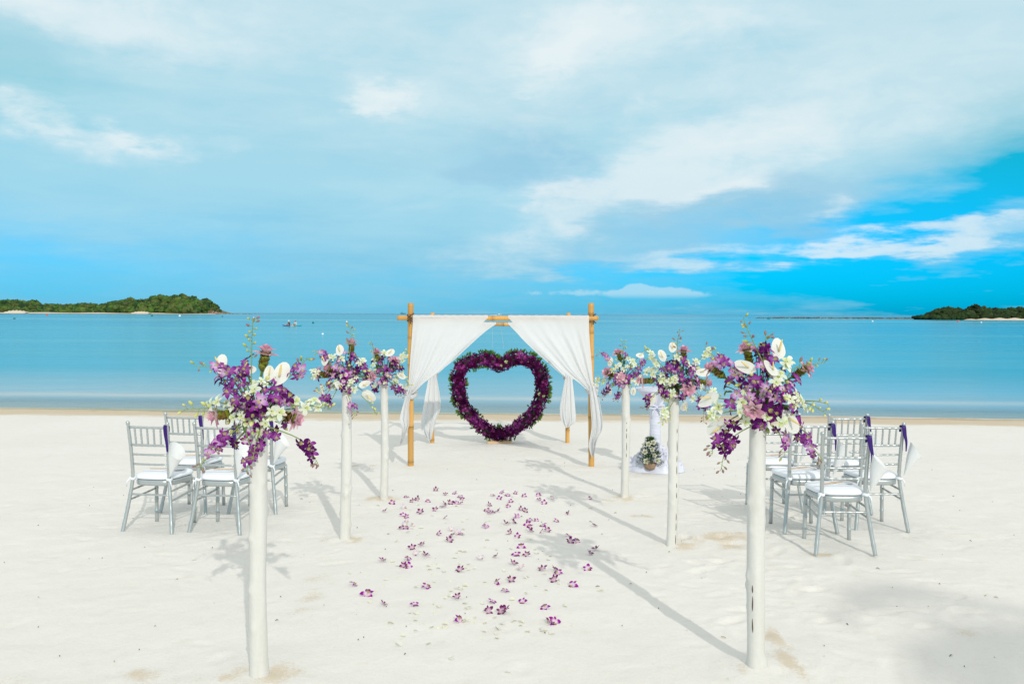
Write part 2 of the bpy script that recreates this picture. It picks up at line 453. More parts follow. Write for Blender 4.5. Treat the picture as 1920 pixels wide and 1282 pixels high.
wet = wet * (nnoise(nt, ncomb(nt, px_ * .8, py_ * 5.0, 6.0), 1.5, 6, .7) * 1.1 + .40).clamp()
col = nmix(nt, wet * .78, col, (.53, .405, .245))
speck = nnoise(nt, ncomb(nt, px_ * 3.0, py_ * 9.0, 0.0), 2.2, 4, .7).smooth(.62, .70) * edge.smooth(-1.9, -1.2) * (1.0 - edge.smooth(-.1, .5))
col = nmix(nt, speck * .6, col, (.20, .15, .10))
line = (((edge + .12) / .22).pow(2.0) * -1.0).exp()
col = nmix(nt, line * .55, col, (.30, .21, .12))
wet2 = edge.smooth(-.15, .25)
col = nmix(nt, wet2 * .8, col, (.62, .55, .48))
nt.links.new(col, b.inputs['Base Color'])
rg = wet2 * -.45 + .9; nt.links.new(rg.s, b.inputs['Roughness']); b.inputs['Specular IOR Level'].default_value = .25
bp = nt.nodes.new('ShaderNodeBump'); bp.inputs['Strength'].default_value = .45; bp.inputs['Distance'].default_value = .012
hh = nnoise(nt, geo.outputs['Position'], 28, 6, .7) + n_fin * .35 + coarse * n_fin * 1.2
nt.links.new(hh.s, bp.inputs['Height']); nt.links.new(bp.outputs[0], b.inputs['Normal'])
me.materials.append(mt)
put(me, 'sand', kind='structure')

# ------------------------------------------------------------------ sea
mw = bpy.data.materials.new('sea_water'); mw.use_nodes = True; nt = mw.node_tree; b = nt.nodes['Principled BSDF']; o = nt.nodes['Material Output']
geo = nt.nodes.new('ShaderNodeNewGeometry'); px_, py_, pz_ = nsep(nt, geo.outputs['Position'])
tt = py_ - (19.3 - px_ * .075)
band = nnoise(nt, ncomb(nt, px_ * .006, py_ * .03, 0.0), 1.0, 6, .6, .4)
far = nnoise(nt, ncomb(nt, px_ * .0012, py_ * .006, 4.0), 1.0, 5, .6)
ruf = nnoise(nt, ncomb(nt, px_ * .012, py_ * .11, 8.0), 1.0, 6, .62, .5)
deep = (px_ * .012 + (band - .5) * 1.2 + .25).smooth(0.0, 1.0)
wc = nmix(nt, (tt * .06).smooth(0.0, 1.0), (.34, .47, .53), (.045, .36, .50))
wc = nmix(nt, deep * .8, wc, (.004, .30, .47))
wc = nmix(nt, (tt * .004 + (band - .5) * 1.4).smooth(.25, .9), wc, (.012, .28, .43))
wc = nmix(nt, (band.smooth(.50, .64)) * (tt * .02).clamp() * .65, wc, (.14, .46, .52))
wc = nmix(nt, (tt * .0009 + (far - .5)).smooth(.3, 1.0), wc, (.0, .17, .29))
wc = nmix(nt, (far.smooth(.53, .60)) * (tt * .004).smooth(.3, .8) * .75, wc, (.22, .50, .50))
bar = (((tt + (ruf - .5) * 2.2 + (nnoise(nt, ncomb(nt, px_ * .16, 2.0, 0.0), 1.0, 3, .5) - .5) * 1.4 - 3.4) / .6).pow(2.0) * -1.0).exp()
wc = nmix(nt, bar * .55, wc, (.56, .54, .50))
h1 = nnoise(nt, ncomb(nt, px_ * .8, py_ * 2.2, 0.0), 1.4, 5, .6); h2 = nnoise(nt, ncomb(nt, px_ * .10, py_ * .45, 3.0), 1.0, 4, .55)
bp = nt.nodes.new('ShaderNodeBump'); bp.inputs['Distance'].default_value = .10
nt.links.new((ruf.smooth(.35, .7) * .42 + .20).s, bp.inputs['Strength'])
h3 = nnoise(nt, ncomb(nt, px_ * 2.2, py_ * 5.5, 1.0), 1.5, 4, .6)
nt.links.new((h1 * .65 + h2 * 1.5 + h3 * .22).s, bp.inputs['Height'])
nt.nodes.remove(b)
df = nt.nodes.new('ShaderNodeBsdfDiffuse'); nt.links.new(wc, df.inputs[0]); nt.links.new(bp.outputs[0], df.inputs['Normal'])
gl = nt.nodes.new('ShaderNodeBsdfGlossy'); gl.inputs['Roughness'].default_value = .10; gl.inputs[0].default_value = (.95, .97, 1, 1); nt.links.new(bp.outputs[0], gl.inputs['Normal'])
fr_ = nt.nodes.new('ShaderNodeFresnel'); fr_.inputs[0].default_value = 1.33
b = nt.nodes.new('ShaderNodeMixShader')      # a rippled sea mirrors less at a grazing view than flat water does
nt.links.new((E(nt, fr_.outputs[0]) * (ruf.smooth(.3, .75) * -.28 + .66)).s, b.inputs[0]); nt.links.new(df.outputs[0], b.inputs[1]); nt.links.new(gl.outputs[0], b.inputs[2])
tr = nt.nodes.new('ShaderNodeBsdfTransparent'); tr.inputs[0].default_value = (.86, .96, .97, 1)
mx = nt.nodes.new('ShaderNodeMixShader')
opq = (tt.smooth(-.05, .45) * .5 + tt.smooth(.3, 3.5) * .5).clamp()
nt.links.new(opq.s, mx.inputs[0]); nt.links.new(tr.outputs[0], mx.inputs[1]); nt.links.new(b.outputs[0], mx.inputs[2]); nt.links.new(mx.outputs[0], o.inputs[0])
s_ = MB(); ys = [17, 19, 21, 24, 30, 50, 100, 300, 1000, 4000, 15000, 60000]; xs = [-60000, -8000, -1000, -200, -50, -20, -8, 0, 8, 20, 50, 200, 1000, 8000, 60000]
s_.add([(x, y, WATER_Z) for y in ys for x in xs], [(j * len(xs) + i, j * len(xs) + i + 1, (j + 1) * len(xs) + i + 1, (j + 1) * len(xs) + i) for j in range(len(ys) - 1) for i in range(len(xs) - 1)])
s_.build('sea', mw, kind='structure')
# ------------------------------------------------------------------ islands
def crown(mb, c, r, tint, rnd):
    """one far tree crown: a lumpy clump with facets light and dark"""
    n1, n2 = 7, 5; ph = [rnd.uniform(0, 6.3) for _ in range(4)]
    def fn(u, v):
        a, b_ = 2 * math.pi * u, math.pi * (v - .5)
        k = 1 + .22 * math.sin(3 * a + ph[0] + 2 * b_) + .16 * math.sin(5 * a + ph[1]) * math.cos(4 * b_ + ph[2])
        return (c[0] + r[0] * k * math.cos(a) * math.cos(b_), c[1] + r[1] * k * math.sin(a) * math.cos(b_), c[2] + r[2] * k * math.sin(b_))
    cols = [tuple(t * rnd.uniform(.6, 1.35) for t in tint) for _ in range((n1 + 1) * (n2 + 1))]
    mb.grid(fn, n1, n2, cols)


def profile(tab, x):
    for (x0, y0), (x1, y1) in zip(tab, tab[1:]):
        if x0 <= x <= x1: return y0 + (y1 - y0) * (x - x0) / (x1 - x0)
    return 0


def island(name_hill, Y, tab, spacing, depth, cr, seed, wood_name, tints, cut, sink=0):
    """tab: px -> height in px of the wooded ridge above the shore; builds the ground and the wood on it"""
    rnd = random.Random(seed); k = Y / FPX
    xs_ = np.linspace(tab[0][0], tab[-1][0], 70)
    hm = MB(); nv = 16
    def hgt(px, w):      # w 0 front shore .. 1 back shore
        return max(0.3, (profile(tab, px) - cut) * k * .93) * math.sin(math.pi * min(max(w, 0), 1)) ** .8
    hm.grid(lambda u, v: ((xs_[0] + (xs_[-1] - xs_[0]) * u - 960) * k, Y + (v - .25) * depth, WATER_Z - .6 + hgt(xs_[0] + (xs_[-1] - xs_[0]) * u, v) * .97), 70, nv)
    hm.build(name_hill, M_hill, kind='structure')
    fm = MB()
    px = tab[0][0]
    rows = 11
    for r_ in range(rows):
        w = .03 + .55 * r_ / (rows - 1)
        px = tab[0][0] + rnd.uniform(0, spacing)
        while px < tab[-1][0]:
            hp = profile(tab, px)
            if hp > cut * .6:
                s = rnd.choice([.55, .7, .85, 1, 1, 1.2, 1.45, 1.8]) * rnd.uniform(.85, 1.15); base = hgt(px, w) * rnd.uniform(.90, 1.06)
                rr = cr * s * (.55 if hp < 12 and r_ < 2 else .85)
                top = min(1, hp / 9)
                crown(fm, ((px - 960) * k, Y + (w - .25) * depth, base + rr * .35 * top), (rr * 1.1, rr * 1.1, rr * .8 * top + .2), rnd.choice(tints), rnd)
                for q in range(3):
                    crown(fm, ((px - 960) * k + rnd.uniform(-.8, .8) * rr, Y + (w - .25) * depth - rr * .5, base + rr * .35 * top + rnd.uniform(-.1, .6) * rr * top), (rr * .5, rr * .5, rr * .4), rnd.choice(tints), rnd)
            px += spacing * rnd.uniform(.6, 1.3)
    fm.build(wood_name, M_far, kind='stuff', label='dense green tropical wood covering the low island and its headland' if Y > 1000 else 'dark green low trees crowded along the shore of the right island')


TL = [(-260, 20), (-180, 26), (-90, 22), (0, 25), (25, 26), (40, 24), (62, 16), (75, 15), (100, 17), (120, 16), (150, 20), (170, 19), (188, 17), (205, 24), (230, 29), (262, 32), (300, 36), (318, 39), (330, 38), (350, 34), (372, 27), (388, 17), (395, 8), (401, 4), (406, 1)]
TL = [(x, max(1, h - 6)) for x, h in TL]
GREENS = [(.055, .115, .022), (.035, .085, .018), (.08, .15, .025), (.115, .16, .036), (.024, .06, .018), (.075, .105, .026), (.10, .125, .036)]
island('island_hill', 1400, TL, 7.5, 190, 5.2, 3, 'wooded_hillside', GREENS, 5)
DARKG = [(.018, .035, .012), (.026, .05, .013), (.04, .065, .016), (.014, .028, .010)]
TR = [(1716, 0.5), (1727, 3), (1733, 6), (1742, 9), (1752, 10), (1765, 14), (1775, 17), (1790, 17), (1800, 19), (1815, 18), (1835, 19), (1850, 20), (1870, 18), (1885, 16), (1900, 18), (1925, 21), (2000, 24), (2100, 20), (2300, 10)]
TR = [(x, max(.5, h - 5.5)) for x, h in TR]
island('islet_ground', 455, TR, 7.5, 40, 1.75, 9, 'shore_wood', DARKG, 3)
# beaches of both islands
def beach(px0, px1, Y, wid, zz, name):
    k = Y / FPX; bm = MB()
    bm.grid(lambda u, v: ((px0 + (px1 - px0) * u - 960) * k, Y + (v - .5) * wid, WATER_Z - .3 + zz * math.sin(math.pi * min(1, v * 1.0)) * (.3 + math.sin(math.pi * u) ** .5 + .25 * math.sin(u * 40))), 60, 6)
    bm.build(name, M_farsand, kind='structure')
beach(-260, 408, 1352, 40, 1.3, 'island_beach')
beach(248, 282, 1335, 20, 2.6, 'island_beach')
beach(10, 52, 1338, 20, 3.2, 'island_beach')
beach(1810, 1990, 442, 12, .9, 'islet_beach')
# rocks: a long rocky spit on the right, a rocky tip on the left
def rock(mb, c, r, rnd, tint):
    ph = [rnd.uniform(0, 6.3) for _ in range(3)]
    def fn(u, v):
        a, b_ = 2 * math.pi * u, math.pi * (v - .5); kk = 1 + .25 * math.sin(2 * a + ph[0] + b_ * 3) + .15 * math.sin(4 * a + ph[1])
        return (c[0] + r * 1.3 * kk * math.cos(a) * math.cos(b_), c[1] + r * kk * math.sin(a) * math.cos(b_), c[2] + r * .75 * kk * math.sin(b_))
    mb.grid(fn, 6, 4, [tuple(t * rnd.uniform(.7, 1.3) for t in tint)] * 35)
rnd = random.Random(4)
rk = MB(); k = 530 / FPX
for i in range(1500):
    u = rnd.random(); px = 1408 + 420 * u ** .8
    amp = min(1, (px - 1400) / 60)
    rock(rk, ((px - 960) * k, 530 + rnd.uniform(-9, 9), WATER_Z + rnd.uniform(-.2, .45) * amp), rnd.uniform(.2, .62) * (.5 + .5 * amp), rnd, rnd.choice([(.17, .13, .09), (.12, .10, .08), (.26, .20, .14), (.09, .08, .07)]))
rk.build('rocky_spit', M_rock, smooth=False, kind='stuff', label='long low spit of brown rocks reaching out from the right island')
rk = MB(); k = 1370 / FPX
for i in range(420):
    u = rnd.random(); px = 396 + 90 * u ** 1.5
    hh_ = max(0, 1 - (px - 396) / 22) * 4
    rock(rk, ((px - 960) * k, 1370 + rnd.uniform(-14, 14), WATER_Z + rnd.uniform(-.3, .4) + rnd.random() * hh_), rnd.uniform(.4, 1.3) * (1 - .5 * u), rnd, rnd.choice([(.30, .22, .16), (.20, .15, .11), (.42, .33, .25)]))
rk.build('rocky_point', M_rock, smooth=False, kind='stuff', label='pinkish brown rocks tapering off the tip of the left headland')
# the one flat-topped tree standing above the right islet
def flat_tree():
    Y = 452; p = at(1828, 588, Y); q = at(1828, 572.0, Y); k = Y / FPX
    t = thing('umbrella_tree', 'flat-topped dark tree rising above the low trees of the right island', 'tree', (p.x, Y, WATER_Z))
    tr_ = MB(); H = q.z - WATER_Z
    tr_.tube([(0, 0, 0), (.1, 0, H * .5), (0, 0, H * .95)], [.28, .2, .1], 7, (.10, .08, .06)); tr_.build('trunk', M_rock, t)
    cb = MB(); rn = random.Random(2)
    for (ox, oz, rx, rz) in [(0, 0, 1.9, .28), (-1.1, -.35, 1.3, .26), (1.2, -.3, 1.2, .26), (.3, .45, .8, .35), (-.2, -.9, 1.3, .3)]:
        for i in range(9):
            crown(cb, (ox + rn.uniform(-.7, .7) * rx, rn.uniform(-.8, .8) * rx, H * .97 + oz + rn.uniform(-.1, .1)), (rx * .35, rx * .35, rz), rn.choice(DARKG), rn)
    cb.build('crown', M_far, t)
flat_tree()

# ------------------------------------------------------------------ bamboo arbor
def bamboo(p0, p1, r, nodes, seed=0, slant=False):
    rn = random.Random(seed); mb = MB(); p0, p1 = Vector(p0), Vector(p1); L = (p1 - p0).length
    ts = [(0, r)]; cl = []; pts = []; rad = []; cols = []
    nz = sorted(nodes); N = 60; tset = sorted(set([i / N for i in range(N + 1)] + [t + d for t in nz for d in (-.008, -.003, 0, .003, .008) if 0 < t + d < 1]))
    side = Vector((rn.uniform(-1, 1), rn.uniform(-1, 1), rn.uniform(-.3, .3)))
    for t in tset:
        k = 1.0; c = 1.0
        for n in nz:
            e = abs(t - n) * L
            if e < .022: k = max(k, 1.10 - e * 4)
            if e < .006: c = .35
            elif e < .02: c = min(c, .8)
        seg = sum(1 for n in nz if n < t)
        pts.append(p0 + (p1 - p0) * t + side * .012 * math.sin(t * 5 + seed)); rad.append(r * k); v = c * (1 + .14 * ((seg * 7919 + seed) % 5 - 2) / 2); cols.append((.62 * v, .335 * v, .085 * v))
    mb.tube(pts, rad, 14, cols)
    return mb

fl, fr, bl, br = G(770, 873), G(1109, 874), G(811, 830), G(1065, 830)
YF = (fl.y + fr.y) / 2; YB = (bl.y + br.y) / 2
cen = Vector(((fl.x + fr.x) / 2, (YF + YB) / 2, float(sand_z(0, (YF + YB) / 2))))
arbor = thing('bamboo_arbor', 'open bamboo wedding arbor with four posts, white drapes and a flower heart inside', 'arbor', cen)
rel = lambda p: Vector(p) - cen
post_specs = [(fl, (770, 568), .036, 11), (fr, (1108, 568), .036, 12), (bl, (810.5, 586), .031, 13), (br, (1066, 586.5), .031, 14)]
tops = []
for (b0, tp, r, sd) in post_specs:
    top = at(tp[0], tp[1], b0.y); tops.append(top)
    nodes = [.08 + .0, .285, .47, .64, .80, .905] if sd % 2 else [.15, .34, .52, .69, .83, .94]
    bamboo(rel((b0.x, b0.y, b0.z - .12)), rel(top), r, nodes, sd).build('post', M_bamboo, arbor)
fz = at(940, 597, YF).z; bz = at(940, 608, YB).z
ybF, ybB = YF - .064, YB - .055
fb0, fb1 = at(746, 596, ybF), at(1123, 597, ybF)
bb0, bb1 = at(788, 607.5, ybB), at(1090, 609, ybB)
bamboo(rel(fb0), rel(fb1), .031, [.14, .33, .47, .66, .9], 21).build('beam', M_bamboo, arbor)
bamboo(rel(bb0), rel(bb1), .026, [.2, .4, .52, .7, .9], 22).build('beam', M_bamboo, arbor)
for (a, b_, zz, sd) in [(fl, bl, (fb0.z + bb0.z) / 2, 23), (fr, br, (fb1.z + bb1.z) / 2, 24)]:
    bamboo(rel((a.x + (.055 if sd == 23 else -.055), a.y + .045, fb0.z - .03)), rel((b_.x + (.05 if sd == 23 else -.05), b_.y + .08, bb0.z - .03)), .022, [.2, .5, .75], sd).build('beam', M_bamboo, arbor)
def lashing(c, r, seed):
    rn = random.Random(seed); mb = MB()
    for k in range(4):
        pts = []
        for i in range(15):
            a = 2 * math.pi * i / 14
            pts.append(c + Vector((math.cos(a) * r * 1.12, math.sin(a) * r * 1.7 - r * .8, (k - 1.5) * .018 + (.03 if k % 2 else -.03) * math.cos(a))))
        mb.tube(pts, .006, 5)
    mb.tube([c + Vector((0, -r * 2.6, .05)), c + Vector((.01, -r * 2.75, 0)), c + Vector((.005, -r * 2.6, -.07))], .006, 5)
    return mb
for (b0, z0, r, sd) in [(fl, fb0.z, .036, 1), (fr, fb1.z, .036, 2), (bl, bb0.z, .031, 3), (br, bb1.z, .031, 4)]:
    lashing(rel((b0.x, b0.y, z0)), r, sd).build('lashing', M_rope, arbor)

# ------------------------------------------------------------------ drapes
def lerp(a, b, t): return a + (b - a) * t
def poly(pl, t):
    n = len(pl) - 1; k = min(int(t * n), n - 1); return lerp(pl[k], pl[k + 1], t * n - k)
def smooth_poly(pl, t):
    n = len(pl) - 1; k = min(int(t * n), n - 1); f = t * n - k
    p0, p1, p2, p3 = pl[max(k - 1, 0)], pl[k], pl[k + 1], pl[min(k + 2, n)]
    return .5 * ((2 * p1) + (p2 - p0) * f + (2 * p0 - 5 * p1 + 4 * p2 - p3) * f * f + (3 * p1 - p0 - 3 * p2 + p3) * f ** 3)

def drape(label, A, B, br, outer, inner, tie, post_r, tailL, tailR, nf, seed, Yoff=0.0, hem=.0):
    """A,B ends of the cloth's top along the beam (beam centre line); outer/inner: px edge polylines down to the tie"""
    rn = random.Random(seed); Yt = A.y; ph = [rn.uniform(0, 6.3) for _ in range(6)]
    root = thing('drape', label, 'drape', tie, group='white drapes tied to the arbor posts')
    r_ = lambda p: Vector(p) - tie
    yf = Yt - br - .006
    O = [at(x, y, yf) for x, y in outer]; I = [at(x, y, yf) for x, y in inner]
    nu, nv = 84, 60
    def fn(u, v):
        if v < .12:                       # wrapped over the beam from behind
            a = lerp(-1.2, math.pi * .5, v / .12)   # angle from the back, over the top, to the front
            c = lerp(A, B, u); rr = br + .007 + .0015 * math.sin(u * 60 + ph[0])
            return r_(c + Vector((0, rr * math.cos(a + 0) if False else -rr * math.sin(a), rr * math.cos(a)))) if a > 0 else r_(c + Vector((0, rr * math.sin(-a), rr * math.cos(a))))
        w = (v - .12) / .88
        p = lerp(smooth_poly(O, w), smooth_poly(I, w), u)
        c = lerp(A, B, u)
        f0 = min(1, w / .12); start = c + Vector((0, -(br + .007), 0))
        p = lerp(Vector((start.x, start.y, start.z)), p, f0) if w < .12 else p
        width = (smooth_poly(O, w) - smooth_poly(I, w)).length
        amp = .003 + .023 * w * (1 - .35 * w)
        q = u ** .8
        fold = math.sin(2 * math.pi * nf * q + ph[1] + .6 * math.sin(3 * w + ph[2])) + .45 * math.sin(2 * math.pi * nf * 2.3 * q + ph[3] + w * 1.5)
        fold += .5 * math.sin(2 * math.pi * nf * .43 * q + ph[4])
        crease = .004 * math.sin(11 * w + 4 * u + ph[5]) * math.exp(-((u - .3) / .3) ** 2)
        squeeze = min(1.0, width / .35)
        depth = amp * fold * (.45 + .55 * squeeze) * min(1, w * 4) + crease
        # gathered cloth stands out as a thick bundle close to the tie
        return r_(p + Vector((0, -abs(amp) * 1.2 * min(1, w * 3) + depth, depth * .25)))
    mb = MB(); mb.grid(fn, nu, nv); mb.build('panel', M_cloth, root)
    # knot: cloth wound round the post
    kb = MB()
    for k in range(3):
        pts = []
        for i in range(17):
            a = 2 * math.pi * i / 16
            rr = post_r + .022 + .006 * math.sin(3 * a + k)
            pts.append(Vector((rr * math.cos(a), rr * math.sin(a), (k - 1) * .035 + .018 * math.sin(a + k * 2))))
        kb.tube(pts, [.024 + .005 * math.sin(i * 2.1 + k) for i in range(17)], 8, squash=1.25)
    kb.build('knot', M_cloth, root)
    TL_ = [at(x, y, yf - .02) for x, y in tailL]; TR_ = [at(x, y, yf - .02) for x, y in tailR]
    def tf(u, v):
        p = lerp(smooth_poly(TL_, v), smooth_poly(TR_, v), u)
        a = .008 + .026 * v ** .8
        d = a * (math.sin(2 * math.pi * 2.3 * u + ph[2] + v * 1.3) + .5 * math.sin(2 * math.pi * 5.1 * u + ph[3] - v * 2))
        return r_(p + Vector((.18 * d, d - .012, .2 * d * v)))
    tb = MB(); tb.grid(tf, 34, 40); tb.build('tail', M_cloth, root)
    return root

pt = lambda px, py, Y: at(px, py, Y)
A = Vector((at(774.5, 596, ybF).x, ybF, lerp(fb0, fb1, .08).z)); B = Vector((at(915, 596, ybF).x, ybF, lerp(fb0, fb1, .45).z))
tie = Vector((fl.x, fl.y, at(770, 735, YF).z))
drape('white drape tied back to the front left arbor post, its tail hanging outside the post', A, B, .031,
      [(774.5, 597), (773, 620), (771, 650), (768, 690), (766, 722), (764, 738)], [(908, 599), (885, 630), (860, 661), (828, 695), (796, 718), (775, 738)], tie, .036,
      [(766, 728), (757, 755), (750, 785), (755, 800), (751, 835)], [(775, 730), (769, 755), (769, 785), (767, 800), (754, 829)], 3.2, 31)
A = Vector((at(1104, 597, ybF).x, ybF, lerp(fb0, fb1, .94).z)); B = Vector((at(953, 597, ybF).x, ybF, lerp(fb0, fb1, .55).z))
tie = Vector((fr.x, fr.y, at(1109, 727, YF).z))
drape('white drape tied back to the front right arbor post, long pointed tail', A, B, .031,
      [(1104, 598), (1105, 625), (1107, 655), (1110, 690), (1112, 716), (1113, 732)], [(960, 600), (990, 637), (1022, 668), (1052, 695), (1080, 713), (1103, 732)], tie, .036,
      [(1104, 724), (1107, 760), (1109, 800), (1104, 835), (1110, 856)], [(1116, 722), (1126, 760), (1130, 800), (1120, 822), (1113, 855)], 3.6, 32)
A = Vector((at(814, 608, ybB).x, ybB, lerp(bb0, bb1, .09).z)); B = Vector((at(930, 608, ybB).x, ybB, lerp(bb0, bb1, .47).z))
tie = Vector((bl.x, bl.y, at(811, 700, YB).z))
drape('white drape tied back to the rear left arbor post, its wide tail above the sand', A, B, .026,
      [(814, 609), (813, 630), (812, 650), (810, 675), (808, 694), (807, 704)], [(924, 610), (900, 630), (876, 652), (850, 676), (830, 692), (815, 704)], tie, .031,
      [(806, 698), (797, 745), (790, 790), (791, 806), (805, 826)], [(817, 698), (824, 740), (825, 765), (815, 795), (808, 824)], 2.6, 33)
A = Vector((at(1062, 609, ybB).x, ybB, lerp(bb0, bb1, .91).z)); B = Vector((at(953, 609, ybB).x, ybB, lerp(bb0, bb1, .53).z))
tie = Vector((br.x, br.y, at(1066, 705, YB).z))
drape('white drape tied back to the rear right arbor post, its rounded tail hanging clear', A, B, .026,
      [(1062, 610), (1063, 630), (1064, 650), (1065, 678), (1068, 698), (1069, 708)], [(958, 611), (980, 636), (1005, 660), (1030, 682), (1048, 698), (1061, 708)], tie, .031,
      [(1061, 702), (1055, 735), (1050, 765), (1053, 788), (1061, 801)], [(1072, 702), (1076, 740), (1079, 775), (1078, 792), (1066, 800)], 2.4, 34)

# ------------------------------------------------------------------ flowers: shared meshes
def petal(mb, ang, L, Wd, c0, c1, lift=.25, curl=.35, rows=4, base=.004, tipw=.35, rn=None, sharp=1.25):
    """one petal in the XY plane round +Z, cupped"""
    j = rn or random
    ca, sa = math.cos(ang), math.sin(ang); vs, cs = [], []
    for i in range(rows + 1):
        t = i / rows; w = Wd * (math.sin(math.pi * min(1, t * .86 + .10)) ** .8) * (1 if t < .99 else tipw)
        l = base + L * t; z = L * (lift * t - curl * t * t) 
        for s_ in (-1, 0, 1):
            x, y = l, s_ * w; zz = z + (abs(s_) * w * .35)
            vs.append((x * ca - y * sa, x * sa + y * ca, zz))
            f = min(1, max(0, (t - .3) * sharp + .26 + .12 * abs(s_)))
            cs.append(tuple(a + (b - a) * f for a, b in zip(c0, c1)))
    fs = [(i * 3 + k, i * 3 + k + 1, (i + 1) * 3 + k + 1, (i + 1) * 3 + k) for i in range(rows) for k in (0, 1)]
    mb.add(vs, fs, cs)


def orchid_mesh(c_in, c_out, lip, seed, r=.036, throat=(.55, .5, .12), closed=0.0, sharp=1.25):
    rn = random.Random(seed); mb = MB()
    lf, cu = .25 + closed, .35 - closed * .2
    jit = lambda c: tuple(max(0, v * rn.uniform(.85, 1.15)) for v in c)
    petal(mb, R(90), r, r * .24, c_in, jit(c_out), lf + rn.uniform(-.1, .2), cu, rn=rn, sharp=sharp)
    for s_ in (-1, 1):
        petal(mb, R(90 + s_ * rn.uniform(62, 82)), r * 1.08, r * .36, c_in, jit(c_out), lf + rn.uniform(-.1, .25), cu + rn.uniform(-.1, .2), rn=rn, sharp=sharp)
        petal(mb, R(90 + s_ * rn.uniform(138, 150)), r * .95, r * .23, c_in, jit(c_out), lf + rn.uniform(-.2, .2), cu, rn=rn, sharp=sharp)
    petal(mb, R(270), r * .72, r * .34, throat, lip, .75, .55, rows=3, rn=rn, sharp=sharp)
    return mb


P_D = (.068, .002, .062); P_M = (.19, .005, .21); P_L = (.42, .09, .45); WHT = (.82, .82, .70)
PURP, DPUR, LPUR, WORC = [], [], [], []
for i in range(4):
    PURP.append(orchid_mesh((.36, .10, .36), P_M, (.13, .01, .24), 100 + i).mesh('orchid_purple', M_flora))
    DPUR.append(orchid_mesh((.11, .015, .14), P_D, (.06, .004, .10), 120 + i).mesh('orchid_dark', M_flora))
    LPUR.append(orchid_mesh((.70, .50, .66), P_L, (.25, .06, .40), 140 + i).mesh('orchid_pale', M_flora))
    WORC.append(orchid_mesh((.70, .72, .46), (.80, .795, .76), (.80, .80, .60), 160 + i, .038, (.5, .6, .12)).mesh('orchid_white', M_flora))
MAG = [orchid_mesh((.80, .62, .76), (.30, .004, .27), (.17, .003, .16), 180 + i, .034, sharp=3.5).mesh('orchid_magenta', M_flora) for i in range(3)]
MAGD = [orchid_mesh((.72, .50, .62), (.16, .003, .105), (.10, .003, .08), 190 + i, .033, closed=.5, sharp=3.0).mesh('orchid_maroon', M_flora) for i in range(3)]
PALE = [orchid_mesh((.82, .78, .74), (.62, .44, .62), (.20, .03, .22), 195 + i, .032, closed=.4).mesh('orchid_pinkish', M_flora) for i in range(2)]


def bud_mesh(c0, c1, L=.030, r=.008):
    mb = MB(); pts = [(0, 0, L * t) for t in (0, .15, .4, .7, .9, 1)]
    mb.tube(pts, [r * k for k in (.25, .65, 1, .85, .4, .08)], 6, [tuple(lerp(np.array(c0), np.array(c1), t)) for t in (0, .2, .4, .7, .9, 1)])
    return mb
BUD_G = bud_mesh((.22, .34, .05), (.60, .62, .22)).mesh('bud_green', M_leaf)
BUD_Y = bud_mesh((.45, .52, .10), (.78, .76, .35), .034, .010).mesh('bud_yellow', M_leaf)
BUD_P = bud_mesh((.30, .30, .08), (.36, .13, .24), .032, .008).mesh('bud_purple', M_leaf)


def anthurium_mesh(r=.050):
    mb = MB()
    def fn(u, v):
        a = 2 * math.pi * u
        k = r * (1 - .16 * math.cos(a - math.pi) + (.10 if abs(a - math.pi) < .001 else 0)) * (1.0 + .22 * math.cos(a) ** 3 if math.cos(a) > 0 else 1.0)
        x, y = v * k * math.cos(a) * 1.12, v * k * math.sin(a) * .72
        return (x, y, .22 * v * v * k + .10 * k * math.sin(2 * a) * v - .02 * v)
    mb.grid(fn, 20, 4, (.80, .785, .73)); return mb
ANTH = anthurium_mesh().mesh('anthurium', M_flora)
sp_ = MB(); sp_.tube([(-.008, 0, 0), (.004, 0, .016), (.016, 0, .034), (.028, 0, .05)], [.005, .006, .005, .003], 7, [(.82, .74, .45), (.84, .72, .36), (.86, .68, .26), (.80, .60, .2)])
SPAD = sp_.mesh('spadix', M_leaf)


def curcuma_meshes(seed):
    rn = random.Random(seed); g = MB(); p = MB()
    for lv in range(5):           # olive green cupped bracts up the flower head
        for k in range(5):
            a = 2 * math.pi * k / 5 + lv * .65 + rn.uniform(-.2, .2); z0 = .022 + lv * .017 + rn.uniform(-.004, .004)
            t = MB(); c = rn.choice([(.26, .30, .03), (.17, .20, .03), (.40, .40, .07), (.26, .17, .05)])
            petal(t, 0, .034 * rn.uniform(.8, 1.2), .019, tuple(v * .45 for v in c), c, .7, .1, rows=3, base=.006)
            M = Matrix.Translation((0, 0, z0)) @ Matrix.Rotation(a, 4, 'Z') @ Matrix.Rotation(-R(24), 4, 'Y'); g.merge(t, M)
    for lv in range(3):
        n = (7, 6, 4)[lv]
        for k in range(n):
            a = 2 * math.pi * k / n + lv * .5 + rn.uniform(-.1, .1); t = MB()
            c1 = rn.choice([(.72, .32, .46), (.80, .48, .56), (.62, .22, .40), (.82, .60, .64)])
            petal(t, 0, .066 - lv * .008, .020, (.80, .66, .66), c1, .2, .45, rows=4, base=.004)
            M = Matrix.Translation((0, 0, .098 + lv * .008)) @ Matrix.Rotation(a, 4, 'Z') @ Matrix.Rotation(-R((28, 52, 74)[lv]), 4, 'Y'); p.merge(t, M)
    g.tube([(0, 0, -.06), (0, 0, .05), (0, 0, .10)], [.005, .007, .006], 6, (.16, .24, .05))
    return g.mesh('curcuma', M_leaf), p.mesh('curcuma_bracts', M_flora)
CURC = [curcuma_meshes(i) for i in range(3)]
lf_ = MB(); petal(lf_, 0, .075, .014, (.03, .09, .015), (.07, .16, .03), .3, .4, rows=4); LEAF = lf_.mesh('leaf', M_leaf)
